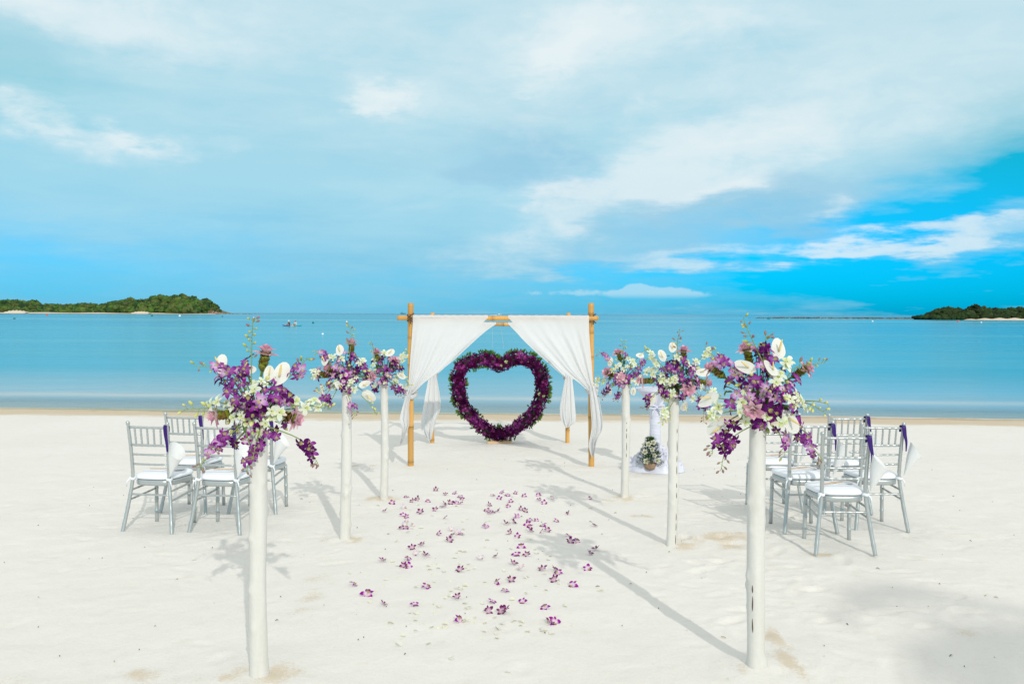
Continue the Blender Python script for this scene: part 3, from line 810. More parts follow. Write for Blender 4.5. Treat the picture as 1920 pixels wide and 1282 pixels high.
lf_ = MB(); petal(lf_, 0, .05, .009, (.10, .16, .02), (.25, .32, .05), .3, .4, rows=4); LEAFY = lf_.mesh('leaf', M_leaf)


def arrangement(pole_top, H, label, spec, seed, core_r, scale_px):
    """spec in px; each flower is put on a rounded cluster about the middle, long sprays reach out of it"""
    rn = random.Random(seed); Y = pole_top.y
    cx, cz = spec['c']; C0 = at(cx, cz, Y)
    root = thing('flower_arrangement', label, 'flower arrangement', pole_top, group='flower arrangements topping the white poles')
    rl = lambda p: Vector(p) - pole_top
    def place(px, py, back=False):
        p = at(px, py, Y); r = math.hypot(p.x - C0.x, p.z - C0.z)
        dep = math.sqrt(max(0, 1 - min(1, r / (core_r * 1.5)) ** 2)) * core_r * rn.uniform(.6, 1.0)
        return p + Vector((0, (dep * .8 if back else -dep) + rn.uniform(-.015, .015), 0))
    def outward(p, cam=.6):
        d = (p - (C0 - Vector((0, 0, core_r * .5)))).normalized()
        return (d + Vector((0, -cam, 0)) + Vector((rn.uniform(-.4, .4), rn.uniform(-.3, .3), rn.uniform(-.2, .4)))).normalized()
    stems = MB()
    def stem_to(p, r=.0028, col=(.14, .20, .05)):
        a = rl(C0 - Vector((0, 0, core_r * .55))); b = rl(p); mid = lerp(a, b, .55) + Vector((0, 0, .02))
        stems.tube([smooth_poly([a, mid, b], t) for t in (0, .25, .5, .75, 1)], r, 5, col)
    def bloom(ms, p, s=1.0, cam=.6, parent=root):
        put(rn.choice(ms), 'orchid_bloom', parent, TRS(rl(p), aim(outward(p, cam), rn.uniform(0, 6.3)), s * rn.choice([.6, .75, .85, .95, 1.05])))
    bs = spec.get('bs', 1.0)
    for (px, py) in spec['P']:
        p = place(px, py); bloom(rn.choice([PURP, PURP, DPUR, LPUR, MAG]), p, bs); stem_to(p)
        if rn.random() < spec.get('dense', .35): bloom(rn.choice([DPUR, PURP, DPUR]), p + Vector((rn.uniform(-.028, .028), rn.uniform(.01, .05), rn.uniform(-.028, .028))), bs * .95)
    for (px, py) in spec['W']:
        p = place(px, py); bloom(WORC, p, bs * .92)
        q = p + Vector((rn.uniform(-.03, .03), rn.uniform(0, .03), rn.uniform(-.03, .03))); bloom(WORC, q, bs * .78); stem_to(p)
    for (px, py, ang, s) in spec['A']:       # white spathes; ang: tip direction in the picture, degrees
        p = place(px, py) + Vector((0, -.02, 0)); n = outward(p, .9)
        t = Vector((math.cos(R(ang)), 0, math.sin(R(ang)))); t = (t - n * t.dot(n)).normalized(); b_ = n.cross(t)
        Rm = Matrix((t, b_, n)).transposed().to_4x4()
        o = put(ANTH, 'anthurium', root, TRS(rl(p), Rm, s * .88)); put(SPAD, 'spadix', o); stem_to(p)
    for (px, py, gx_, gy_) in spec['C']:     # px of the pink tip and of the green head below it
        p = place(px, py); g = place(gx_, gy_)
        ax = Vector((p.x - g.x, (p.y - g.y) * .5 - .03, p.z - g.z)); 
        if ax.length < .03: ax = Vector((0, -1, .15))
        ax.normalize(); s = spec.get('cs', 1.0)
        i = rn.randrange(3); base = p - ax * .115 * s
        o = put(CURC[i][0], 'curcuma_flower', root, TRS(rl(base), aim(ax, rn.uniform(0, 6)), s)); put(CURC[i][1], 'pink_bracts', o); stem_to(base, .004)
    for (pts, kind) in spec['S']:            # long orchid sprays
        yj = rn.uniform(-.5, .1) * core_r; n = len(pts)
        W_ = [rl(place(*pts[0]))] + [rl(at(x, y, Y - core_r * .35 + yj * i)) for i, (x, y) in enumerate(pts[1:], 1)]
        sm = MB(); tt_ = [i / 12 for i in range(13)]
        sm.tube([smooth_poly(W_, t) for t in tt_], [.0034 - .002 * t for t in tt_], 5, [(.16 + .12 * t, .24 + .12 * t, .05) for t in tt_])
        L = sum((W_[i + 1] - W_[i]).length for i in range(n - 1)); nb = max(4, int(L / .026)); items = []
        for k in range(nb):
            t = .38 + .62 * k / (nb - 1); p = smooth_poly(W_, t); tg = (smooth_poly(W_, min(1, t + .03)) - smooth_poly(W_, t - .03)).normalized()
            sd = Vector((rn.uniform(-1, 1), rn.uniform(-.9, .2), rn.uniform(-1, 1))); sd = (sd - tg * sd.dot(tg)).normalized()
            q = p + sd * rn.uniform(.012, .026) + tg * .008
            sm.tube([p, lerp(p, q, .6) + tg * .003, q], .0014, 4, (.26, .32, .08))
            if t < .72 and kind in 'pdw':
                ms = {'p': PURP + LPUR, 'd': DPUR + PURP, 'w': WORC}[kind]
                items.append((rn.choice(ms), 'orchid_bloom', TRS(q, aim(sd + Vector((0, -.6, .1)), rn.uniform(0, 6.3)), bs * (1.05 - .45 * t))))
            else:
                items.append(({'p': rn.choice([BUD_P, BUD_G]), 'd': BUD_P, 'w': rn.choice([BUD_Y, BUD_G]), 'y': BUD_Y, 'g': rn.choice([BUD_G, BUD_P])}[kind], 'bud', TRS(q, aim(sd + tg * .8), rn.uniform(.7, 1.1) * (1.15 - .4 * t))))
        o = sm.build('orchid_spray', M_stem, root)
        for me_, nm, M in items: put(me_, nm, o, M)
    for k in range(int(spec.get('nf', 22) * .7)):      # the far side of the bunch and the fill between the flowers
        d = Vector((rn.gauss(0, 1), abs(rn.gauss(0, 1)) * rn.choice([1, 1, -.35]), rn.gauss(0, .9))).normalized()
        p = C0 + Vector((d.x * core_r * 1.05, d.y * core_r * .85, d.z * core_r * .9))
        bloom(rn.choice([PURP, DPUR, WORC, PURP]), p, bs, -.2 if d.y > 0 else .4); stem_to(p)
    for k in range(16):
        d = Vector((rn.gauss(0, 1), rn.gauss(0, .8), rn.gauss(0, .8))).normalized(); p = C0 + d * core_r * rn.uniform(.45, .95)
        put(rn.choice([LEAF, LEAFY, LEAFY]), 'leaf', root, TRS(rl(p), aim(Vector((rn.uniform(-1, 1), -1, rn.uniform(-1, 1)))) @ Matrix.Rotation(rn.uniform(0, 6), 4, 'Z'), rn.uniform(.6, .9)))
    for k in range(20):
        d = Vector((rn.gauss(0, 1), -abs(rn.gauss(0, .8)), rn.gauss(0, .8))).normalized(); p = C0 + d * core_r * rn.uniform(.8, 1.1)
        put(rn.choice([BUD_Y, BUD_G]), 'bud', root, TRS(rl(p), aim(d + Vector((0, 0, -.3))), rn.uniform(.8, 1.2)))
    stems.build('stem', M_stem, root)
    fb = MB(); fb.ball((0, 0, .03), (.045, .045, .05), 10, 7, (.03, .05, .02)); fb.build('holder', M_stem, root)

cA = lambda l, ox, oy, k: [(ox + k * x, oy + k * y) for x, y in l]
SPEC = [
 dict(c=(487, 762), bs=1.0, nf=26,
   P=[(412,702),(420,717),(440,732),(461,678),(464,704),(466,718),(475,753),(429,807),(412,835),(440,833),(525,711),(539,732),(534,748),(518,741),(550,741),(501,769),(480,797),(511,809),(525,814),(469,821),(470,737),(455,745),(482,745),(495,755),(510,728),(528,725),(470,690),(450,712),(436,722),(505,745),(460,760),(487,770),(530,742),(448,826),(545,750),(475,765),(446,695)],
   W=[(433,754),(466,774),(485,781),(501,711),(522,765),(558,751),(403,757),(508,788),(494,807),(450,756),(418,750),(475,785),(490,725),(536,768),(480,735)],
   A=[(417,684,110,1.0),(532,702,75,1.2),(467,688,-35,.9),(512,700,80,.8)],
   C=[(412,777,437,775),(557,781,532,775),(499,663,494,690)],
   S=[([(482,740),(472,650),(474,598)],'g'),([(465,735),(440,705),(405,688),(370,687)],'p'),([(420,765),(385,765),(346,768)],'y'),([(505,735),(540,708),(562,690),(574,672)],'p'),([(545,758),(580,760),(618,767)],'w'),
      ([(515,795),(560,822),(585,850),(598,873)],'d'),([(460,795),(420,825),(395,850),(374,876)],'p'),([(475,805),(470,840),(466,865),(462,886)],'p'),([(500,800),(480,830),(474,860)],'d'),([(440,800),(415,820),(405,846)],'p')]),
 dict(c=(650, 698), bs=1.0, nf=26,
   P=[(652,690),(640,675),(665,671),(644,705),(650,712),(657,679),(672,695),(636,685),(660,700),(630,702),(620,718),(648,725),(658,730),(642,690),(655,700),(668,708),(652,660),(625,700),(600,708),(666,664),(676,682)],
   W=[(678,680),(665,712),(635,714),(629,669),(668,728),(650,715),(622,726),(644,672),(684,674),(672,705),(660,720)],
   A=[(613,675,110,1.0),(640,657,100,1.0),(642,720,-30,1.0),(686,719,15,.9),(690,741,-45,1.3),(604,736,80,1.1)],
   C=[(661,645,660,668),(620,690,637,697),(601,698,615,703)],
   S=[([(657,680),(658,640),(656,609)],'g'),([(632,690),(610,668),(592,658)],'p'),([(625,725),(608,745),(596,757)],'d'),([(635,730),(620,752),(610,761)],'d'),([(655,735),(660,760),(666,780)],'p'),([(680,740),(696,760),(706,776)],'y'),([(610,705),(590,700),(580,706)],'w'),([(625,715),(605,725),(596,735)],'g')]),
 dict(c=(722, 694), bs=.98, nf=22,
   P=[(723,688),(735,692),(715,680),(728,700),(740,680),(720,708),(712,694),(745,686),(732,672),(725,715),(745,733),(738,724),(706,731),(700,722),(718,670),(750,690),(735,705),(714,716)],
   W=[(747,710),(753,723),(725,714),(708,718),(703,683),(696,692),(722,660),(755,700),(705,672),(740,712)],
   A=[(732,661,45,1.05),(753,702,-20,.9),(752,724,-40,.8)],
   C=[(709,662,710,676),(742,676,735,684),(699,705,684,706)],
   S=[([(706,675),(700,655),(697,640)],'g'),([(742,690),(755,670),(764,659)],'w'),([(740,712),(752,728),(758,742)],'d'),([(712,715),(704,726),(698,736)],'d'),([(745,705),(760,712),(766,722)],'y'),([(738,716),(744,730),(750,738)],'d')]),
 dict(c=(1170, 697), bs=.98, nf=22,
   P=[(1160,707),(1165,700),(1152,703),(1170,712),(1158,718),(1190,697),(1195,690),(1186,702),(1200,684),(1166,660),(1172,664),(1180,690),(1175,705),(1150,710),(1148,697),(1165,722),(1133,731),(1156,741),(1192,706),(1140,722)],
   W=[(1182,677),(1155,685),(1182,710),(1132,713),(1172,685),(1165,690),(1190,715),(1176,672),(1186,682),(1150,690),(1120,713),(1196,705)],
   A=[(1199,666,30,1.0),(1142,679,100,.95),(1142,731,-100,.9),(1186,730,-80,.9)],
   C=[(1158,662,1163,676),(1136,697,1146,702),(1161,706,1163,708)],
   S=[([(1167,675),(1169,655),(1167,642)],'g'),([(1152,685),(1136,668),(1122,662)],'p'),([(1150,718),(1136,733),(1126,745)],'d'),([(1158,722),(1158,740),(1156,751)],'d'),([(1145,712),(1130,714),(1114,716)],'y'),([(1192,690),(1204,680),(1210,672)],'p')]),
 dict(c=(1265, 703), bs=1.0, nf=28,
   P=[(1272,707),(1260,695),(1250,687),(1280,680),(1290,700),(1285,715),(1295,690),(1268,690),(1244,700),(1238,715),(1236,730),(1300,708),(1305,718),(1295,728),(1278,740),(1288,735),(1262,680),(1275,672),(1255,715),(1250,680),(1290,690),(1300,725),(1248,735),(1282,725),(1270,700),(1312,745),(1265,740),(1245,690)],
   W=[(1250,712),(1228,681),(1286,683),(1310,722),(1330,735),(1247,747),(1217,692),(1210,698),(1255,735),(1262,705),(1240,712),(1256,706),(1300,680),(1222,700),(1294,745),(1302,676),(1265,668)],
   A=[(1238,667,115,.95),(1310,696,10,1.1),(1257,651,95,.95),(1282,760,-75,1.0),(1222,745,-100,.9)],
   C=[(1278,658,1278,680),(1205,714,1222,713),(1285,727,1286,724),(1321,716,1308,714)],
   S=[([(1268,680),(1270,645),(1275,620)],'g'),([(1298,685),(1322,662),(1341,657)],'w'),([(1242,690),(1225,668),(1208,658)],'w'),([(1288,738),(1305,752),(1318,764),(1319,790)],'d'),([(1300,730),(1320,755),(1330,776)],'p'),([(1232,730),(1215,750),(1207,766)],'d'),([(1310,725),(1335,735),(1345,745)],'w'),([(1252,742),(1247,775),(1243,790)],'w'),([(1262,745),(1256,765),(1258,785)],'y')]),
 dict(c=(1424, 735), bs=1.0, nf=26,
   P=[(1394,706),(1410,716),(1391,720),(1403,734),(1417,741),(1422,723),(1431,725),(1443,723),(1452,725),(1464,723),(1461,741),(1468,758),(1478,762),(1438,767),(1440,776),(1426,760),(1410,788),(1415,793),(1485,709),(1473,718),(1370,697),(1370,735),(1379,699),(1431,655),(1410,657),(1412,683),(1422,674),(1357,788),(1370,793),(1361,814),(1503,798),(1492,816),(1517,815),(1445,802),(1482,786),(1405,710),(1435,740),(1448,745),(1362,752),(1395,740),(1455,770),(1405,748),(1426,690),(1437,672),(1380,715),(1430,775),(1470,740)],
   W=[(1461,685),(1387,730),(1438,711),(1487,744),(1501,762),(1459,739),(1387,784),(1424,774),(1419,732),(1450,786),(1342,760),(1494,752),(1466,676),(1380,750),(1450,700),(1376,768),(1480,735)],
   A=[(1452,655,80,1.15),(1468,781,-55,1.2),(1389,685,150,1.0),(1330,746,190,1.1),(1347,800,-150,1.1),(1432,688,115,.85)],
   C=[(1394,655,1402,680),(1335,691,1356,706),(1397,762,1404,752),(1505,691,1488,703)], cs=.86,
   S=[([(1428,700),(1412,640),(1394,598)],'g'),([(1385,705),(1355,678),(1322,655)],'p'),([(1460,708),(1490,690),(1515,684),(1545,680)],'g'),([(1500,752),(1525,760),(1548,775)],'y'),([(1505,750),(1530,752),(1552,757)],'y'),
      ([(1400,782),(1365,805),(1340,830),(1336,850)],'d'),([(1415,785),(1380,815),(1360,845),(1352,880)],'d'),([(1470,780),(1500,812),(1525,840),(1543,862)],'p'),([(1445,795),(1465,822),(1472,852)],'p'),([(1375,765),(1345,775),(1332,775)],'w'),([(1420,700),(1432,655),(1438,630)],'d')])]
FLAB = ['lush purple and white orchid bunch on the nearest left pole, hanging sprays before the chairs',
        'purple orchid bunch with white spathes on the middle left pole',
        'small purple and white flower bunch on the farthest left pole, touching the drape',
        'small white and purple flower bunch on the farthest right pole beside the arbor drape',
        'round violet orchid bunch with a white cluster on the middle right pole, before the pedestal',
        'largest dark purple orchid bunch on the nearest right pole, a pink flower pointing left']
for i, ((b, t, wpx, lab), sp) in enumerate(zip(POLES, SPEC)):
    base = G(*b); Y = base.y; top = at(t[0], t[1], Y); k = Y / FPX; r0 = wpx * k * .48; rn = random.Random(50 + i)
    H = top.z - base.z
    root = thing('white_pole', lab, 'pole', base, group='white painted log poles lining the aisle')
    mb = MB(); nr, ns = 90, 26; knots = [(rn.random(), rn.uniform(0, 6.28), rn.uniform(.006, .012)) for _ in range(14)] + [(rn.random(), rn.uniform(3.6, 5.9), rn.uniform(.005, .009)) for _ in range(4)]
    ph = [rn.uniform(0, 6.3) for _ in range(6)]
    def pf(u, v):
        a = 2 * math.pi * u; z = -.12 + (H + .12) * v
        r = r0 * (1.03 - .06 * v + .035 * math.sin(v * 6 + ph[0]) + .02 * math.sin(v * 17 + ph[1]) + .03 * math.cos(a * 2 + ph[2] + v * 3) + .012 * math.sin(a * 5 + v * 9 + ph[3]))
        r += r0 * .10 * math.exp(-max(0, z) / .035)
        for (kv, ka, kr) in knots:
            da = (a - ka + math.pi) % (2 * math.pi) - math.pi
            dd = (da * r0 / .016) ** 2 + ((v - kv) * H / .022) ** 2
            r += kr * math.exp(-dd)
        return (r * math.cos(a) + .005 * (math.sin(v * 4 + ph[4]) - math.sin(ph[4]) * (1 - v) - math.sin(4 + ph[4]) * v) * H + (top.x - base.x) * v, r * math.sin(a) + .008 * math.sin(v * 5 + ph[5]), z)
    mb.grid(pf, ns, nr)
    mb.add([pf(j / ns, 1) for j in range(ns)], [tuple(range(ns))])
    mb.build('trunk', M_paint, root)
    # long drying cracks
    cracks = {3: [(.42, .70, 4.75)], 4: [(.38, .80, 5.3), (.1, .3, 5.35)], 5: [(.22, .4, 4.1)]}.get(i, [])
    for (v0, v1, a0) in cracks:
        q = v0
        while q < v1:
            q2 = min(v1, q + rn.uniform(.02, .09)); cb = MB()
            pts = [Vector(pf(a0 / 6.2832 + .004 * math.sin(t * 40), t)) * 1.0 for t in np.linspace(q, q2, 6)]
            cb.tube(pts, [.0008, .0028, .0034, .003, .0022, .0006], 5); cb.build('crack', M_crack, root)
            q = q2 + rn.uniform(.005, .05)
    arrangement(Vector((pf(0, 1)[0] - r0 + base.x, base.y, top.z - .005)), H, FLAB[i], sp, 70 + i, [.155, .16, .15, .15, .17, .17][i], 1 / k)

# ------------------------------------------------------------------ flower heart
HY = YB - .12
HPX = [(936, 686), (917, 674), (895, 675), (873, 682), (861, 696), (859, 715), (861, 737), (867, 756), (880, 775), (896, 791), (914, 806), (936, 815), (958, 808), (980, 792), (999, 776), (1010, 757), (1016, 735), (1016, 712), (1010, 692), (995, 678), (974, 671), (955, 675)]
hp = [at(x, y, HY) for x, y in HPX]; hbase = G(937, 829); hbase = Vector((hbase.x, HY, float(sand_z(hbase.x, HY))))
heart = thing('flower_heart', 'large standing heart wreath of dark purple orchids edged with green leaves, inside the arbor', 'flower heart', hbase)
n_h = len(hp); hc = sum((Vector(p) for p in hp), Vector()) / n_h
def hpt(t):
    t = (t % 1) * n_h; k = int(t); f = t - k; p = [hp[(k + i) % n_h] for i in (-1, 0, 1, 2)]
    return .5 * ((2 * p[1]) + (p[2] - p[0]) * f + (2 * p[0] - 5 * p[1] + 4 * p[2] - p[3]) * f * f + (3 * p[1] - p[0] - 3 * p[2] + p[3]) * f ** 3)
def hframe(t):
    p = hpt(t); tg = (hpt(t + .004) - hpt(t - .004)).normalized(); f = Vector((0, -1, 0)); s_ = tg.cross(f).normalized()
    if s_.dot(p - hc) < 0: s_ = -s_
    return p, tg, f, s_
fm = MB(); fm.tube([hpt(i / 80) - hbase for i in range(81)], .055, 8, (.02, .03, .015)); 
fm.tube([Vector((0, .03, -.05)), Vector((0, .03, .12))], .02, 6, (.1, .07, .04)); fm.build('frame', M_stem, heart)
def mini(seed, c0, c1, r=.026):
    rn = random.Random(seed); mb = MB()
    for k in range(5):
        petal(mb, R(90 + 72 * k + rn.uniform(-9, 9)), r, r * rn.uniform(.28, .46), c0, tuple(v * rn.uniform(.6, 1.4) for v in c1), .3 + rn.uniform(-.2, .5), .3, rows=2)
    petal(mb, R(270), r * .6, r * .25, c0, tuple(v * .8 for v in c1), .9, .4, rows=2)
    return mb
HM = []
for i in range(12):
    c1 = [(.060, .002, .038), (.030, .001, .022), (.145, .005, .125), (.10, .002, .042), (.27, .018, .24), (.055, .002, .045)][i % 6]
    c0 = [(.12, .015, .10), (.05, .005, .045), (.36, .09, .28), (.10, .008, .05)][i % 4]
    HM.append((mini(i, c0, c1)))
HME = [h.mesh('heart_orchid', M_flora) for h in HM]
HW = mini(77, (.6, .55, .15), (.75, .72, .5), .022); 
rn = random.Random(12); mass = MB(); spots = []
for k in range(2300):
    t = rn.random(); p, tg, f, s_ = hframe(t); a = rn.uniform(0, 2 * math.pi); rr = (.084 if rn.random() < .8 else .10) * rn.uniform(.85, 1.08)
    n = f * math.cos(a) + s_ * math.sin(a); q = p + n * rr; spots.append((n.y, q, n, rn.randrange(12)))
spots.sort(key=lambda s: s[0] + rn.random() * .6)
for k, (ny_, q, n, i) in enumerate(spots):
    z = vnoise(np.array([q.x * 5.0]), np.array([q.z * 5.0]), 5)[0]
    if z > .12 and rn.random() < .6: i = rn.choice([2, 4, 8, 10, 2])
    if z < -.1 and rn.random() < .6: i = rn.choice([1, 0, 3, 5, 7])
    d = (n + Vector((rn.uniform(-.5, .5), rn.uniform(-.5, .2), rn.uniform(-.4, .5)))).normalized(); M = TRS(q - hbase, aim(d, rn.uniform(0, 6.3)), rn.uniform(.75, 1.2))
    if k < 290: put(HME[i], 'orchid_bloom', heart, M)
    elif k < 302: mass.merge(HW, M)
    else: mass.merge(HM[i], M)
mass.build('orchid_mass', M_flora, heart, kind='stuff')
lv = MB(); lsm = MB(); petal(lsm, 0, .045, .012, (.03, .09, .012), (.08, .19, .025), .2, .4, rows=2)
lsy = MB(); petal(lsy, 0, .045, .011, (.10, .16, .02), (.22, .28, .05), .2, .4, rows=2)
clumps = [rn.random() for _ in range(40)] + [.62, .63, .05, .06, .93, .94, .30]
for c in clumps:
    inner = rn.random() < .13
    for k in range(16):
        t = c + rn.gauss(0, .010); p, tg, f, s_ = hframe(t); sgn = -1 if inner else 1
        a = rn.uniform(-.25, .9); n = (s_ * sgn * math.cos(a) - f * math.sin(a)); q = p + n * rn.uniform(.078, .118)
        d = (n + tg * rn.uniform(-.9, .9) + f * rn.uniform(-.2, .5) + Vector((0, 0, rn.uniform(-.1, .4)))).normalized()
        M = TRS(q - hbase, Matrix((d, f.cross(d).normalized(), d.cross(f.cross(d)).normalized())).transposed().to_4x4() @ Matrix.Rotation(rn.uniform(-1, 1), 4, 'X'), rn.uniform(.7, 1.35))
        lv.merge(lsy if (abs(c - .27) < .03 and inner) or rn.random() < .07 else lsm, M)
for k in range(500):
    t = rn.random(); p, tg, f, s_ = hframe(t); a = rn.uniform(.3, 2.8); n = s_ * math.cos(a) - f * math.sin(a); q = p + n * rn.uniform(.08, .11)
    d = (n + tg * rn.uniform(-1, 1)).normalized(); c_ = f.cross(d)
    if c_.length < .05: continue
    lv.merge(lsm, TRS(q - hbase, Matrix((d, c_.normalized(), d.cross(c_.normalized()))).transposed().to_4x4(), rn.uniform(.7, 1.2)))
lv.build('leaf_fringe', M_leaf, heart, kind='stuff')
bb = MB(); bb.box((0, .02, .006), (.36, .16, .05), col=(.30, .20, .12)); bb.box((.02, .0, .03), (.30, .05, .03), col=(.34, .23, .14)); bb.build('base_board', M_wood, heart, smooth=False)
for dx_ in (-.10, .02):
    cb = MB(); e = at(936, 609, YB) ; cb.tube([Vector((e.x + dx_, e.y - .05, e.z)) - hbase, hpt(.97 if dx_ > 0 else .03) - hbase], .0012, 4, (.5, .5, .5)); cb.build('hanging_line', M_stem, heart)

# ------------------------------------------------------------------ chairs
def turned(mb, p0, p1, r, rings, n=9, step=.035, bend=None):
    """a turned rod with bamboo rings"""
    p0, p1 = Vector(p0), Vector(p1); L = (p1 - p0).length; pts, rad = [], []
    ks = sorted(set([0, 1] + [k / 8 for k in range(9)] + [t + d / L for t in rings for d in (-.009, -.004, .004, .009) if 0 < t + d / L < 1]))
    for t in ks:
        bump = 0
        for q in rings:
            if abs(t - q) * L <= .0045: bump = .17
        p = p0.lerp(p1, t)
        if bend: p = p + bend * math.sin(math.pi * t)
        pts.append(p); rad.append(r * (1 + bump))
    mb.tube(pts, rad, n)
def stile_path(s):
    return [Vector(q) for q in ((s * .222, -.255, 0), (s * .192, -.215, .22), (s * .166, -.19, .43), (s * .164, -.195, .56), (s * .170, -.212, .74), (s * .178, -.235, .92))]
def make_chair():
    root = thing('chair', 'silver chair', 'chair')
    for s in (-1, 1):
        mb = MB(); pl = stile_path(s); pts, rad = [], []
        for i in range(61):
            t = i / 60; p = smooth_poly(pl, t); pts.append(p); rr = .0155 - .002 * t if t < .55 else .0150 - .003 * (t - .55)
            ring = any(abs(p.z - z) < .008 for z in (.08, .20, .32, .50, .60, .69, .79))
            if t > .965: rr *= 1.18
            elif t > .945: rr *= .78
            rad.append(rr * (1.12 if ring else 1))
        pts.append(pts[-1] + Vector((0, 0, .008))); rad.append(.006)
        mb.tube(pts, rad, 10); mb.build('leg', M_silver, root)
        mb = MB(); turned(mb, (s * .178, .195, -.01), (s * .172, .185, .40), .0155, [.25, .5, .75], 10); mb.build('leg', M_silver, root)
    # seat frame: rounded trapezoid slab
    def outline(k, inset=0.0):
        pts = []; a = [(-.160, -.190), (.160, -.190), (.205, .20), (-.205, .20)]
        N = 44
        for i in range(N):
            q = 2 * math.pi * i / N; cx, cy = math.cos(q), math.sin(q); e = 4.2
            r_ = (abs(cx) ** e + abs(cy) ** e) ** (-1 / e); y = cy * r_; x = cx * r_
            w = .168 + (.205 - .168) * (y + 1) / 2; pts.append(((w - inset) * x, (.198 - inset) * y + .006))
        return pts
    def slab(levels, mb):
        N = 44; vs = []
        for (z, ins, bulge) in levels: vs += [(x, y, z + bulge * (1 - (x / .2) ** 2) * (1 - (y / .2) ** 2)) for x, y in outline(0, ins)]
        k = len(levels); fs = [(i * N + j, i * N + (j + 1) % N, (i + 1) * N + (j + 1) % N, (i + 1) * N + j) for i in range(k - 1) for j in range(N)]
        fs += [tuple(reversed(range(N))), tuple(range((k - 1) * N, k * N))]; mb.add(vs, fs)
    mb = MB(); slab([(.385, .012, 0), (.388, .004, 0), (.394, 0, 0), (.425, 0, 0), (.431, .004, 0), (.433, .012, 0)], mb); mb.build('seat_frame', M_silver, root)
    mb = MB(); slab([(.436, .012, 0), (.439, .001, 0), (.450, -.006, 0), (.462, -.006, 0), (.474, .004, .001), (.481, .025, .002), (.484, .07, .004), (.486, .13, .006)], mb)
    cu = mb.build('cushion', M_cushion, root)
    for s in (-1, 1):
        tb = MB(); c = Vector((s * .166, -.19, .445)); 
        tb.tube([c + Vector((.021 * math.cos(a), .021 * math.sin(a), .004 * math.sin(a * 2))) for a in np.linspace(0, 6.28, 13)], .006, 6, squash=2.2)
        tb.tube([c + Vector((s * .012, -.02, 0)), c + Vector((s * .03, -.03, -.02)), c + Vector((s * .036, -.026, -.06))], [.006, .006, .003], 6)
        tb.build('cushion_tie', M_cushion, cu)
    def rail(z, name, r, rings):
        t = z / .92; a = [smooth_poly(stile_path(s), next(q for q in np.linspace(0, 1, 400) if smooth_poly(stile_path(s), q).z >= z)) for s in (-1, 1)]
        mb = MB(); turned(mb, a[0], a[1], r, rings, 9, bend=Vector((0, -.014, 0))); mb.build(name, M_silver, root); return a
    e5 = [.17, .335, .5, .665, .83]
    ta = rail(.875, 'back_rail', .0105, e5); ma = rail(.728, 'back_rail', .0105, e5); rail(.648, 'back_rail', .0085, e5); rail(.566, 'back_rail', .0085, e5)
    for f in e5:
        p1 = ta[0].lerp(ta[1], f) + Vector((0, -.014 * math.sin(math.pi * f), 0)); p0 = ma[0].lerp(ma[1], f) + Vector((0, -.014 * math.sin(math.pi * f), 0))
        mb = MB(); turned(mb, p0, p1, .0075, [.2, .4, .6, .8], 8); mb.build('spindle', M_silver, root)
    def stretch(p0, p1): mb = MB(); turned(mb, p0, p1, .0085, [.3, .5, .7], 8); mb.build('stretcher', M_silver, root)
    stretch((-.184, -.205, .315), (.184, -.205, .315)); stretch((-.174, .187, .355), (.174, .187, .355))
    for s in (-1, 1):
        stretch((s * .180, -.202, .345), (s * .173, .186, .365)); stretch((s * .188, -.210, .265), (s * .174, .188, .295))
    return root
def make_cone(seed):
    rn = random.Random(seed); root = thing('paper_cone', 'cone', 'paper cone')
    ax = Vector((.30 + rn.uniform(-.06, .10), -.10 + rn.uniform(-.06, .06), .93)).normalized(); L, r1 = .245, .074 + rn.uniform(-.008, .008)
    a = ax.cross(Vector((0, 1, 0))).normalized(); b_ = ax.cross(a); mb = MB(); N = 24; q0 = math.atan2(b_.dot(Vector((-1, .2, 0))), a.dot(Vector((-1, .2, 0))))
    apex = Vector((0, 0, -.20))
    vs = []
    for k, t in enumerate((0.02, .35, .7, 1.0)):
        for j in range(N + 3):
            q = 2 * math.pi * j / N; rr = r1 * t + .0012 * (j / N)
            top = (.045 * math.cos(q - q0) if t == 1 else 0)
            vs.append(apex + ax * (L * t + top) + (a * math.cos(q) + b_ * math.sin(q)) * rr)
    w = N + 3
    fs = [(k * w + j, k * w + j + 1, (k + 1) * w + j + 1, (k + 1) * w + j) for k in range(3) for j in range(w - 1)]
    mb.add(vs, fs); mb.build('cone', M_paper, root)
    # satin ribbon round the top rail, coming down to the cone
    rb = MB(); A0 = Vector((-.022, -.012, .215)); pts = [A0 + Vector((.0, .024, -.04)), A0 + Vector((0, .022, .006)), A0 + Vector((.003, 0, .020)), A0 + Vector((.006, -.02, .008)), A0 + Vector((.014, -.024, -.06)), A0 + Vector((.026, -.026, -.12)), A0 + Vector((.028, -.018, -.20))]
    tw = [0, 0, 0, 0, .15, .35, .7]
    def rf(u, v):
        p = smooth_poly(pts, v); q = poly(tw, v); return p + Vector((math.cos(q), math.sin(q) * .8, 0)) * ((u - .5) * (.036 if v < .6 else .036 - .05 * (v - .6))) + Vector((0, -.004 * math.sin(u * 3.14), 0))
    rb.grid(rf, 4, 26); rb.build('ribbon', M_ribbon, root)
    return root
def make_fan():
    root = thing('hand_fan', 'fan', 'hand fan')
    mb = MB(); N = 22; vs = [(.085 + .085 * math.cos(2 * math.pi * j / N) , .078 * math.sin(2 * math.pi * j / N), z) for z in (0, .0025) for j in range(N)]
    mb.add(vs, [(j, (j + 1) % N, N + (j + 1) % N, N + j) for j in range(N)] + [tuple(range(N, 2 * N)), tuple(reversed(range(N)))]); mb.build('paddle', M_paper, root, smooth=False)
    mb = MB(); mb.box((-.02, 0, .0055), (.20, .015, .005)); mb.build('handle', M_wood, root, smooth=False)
    return root
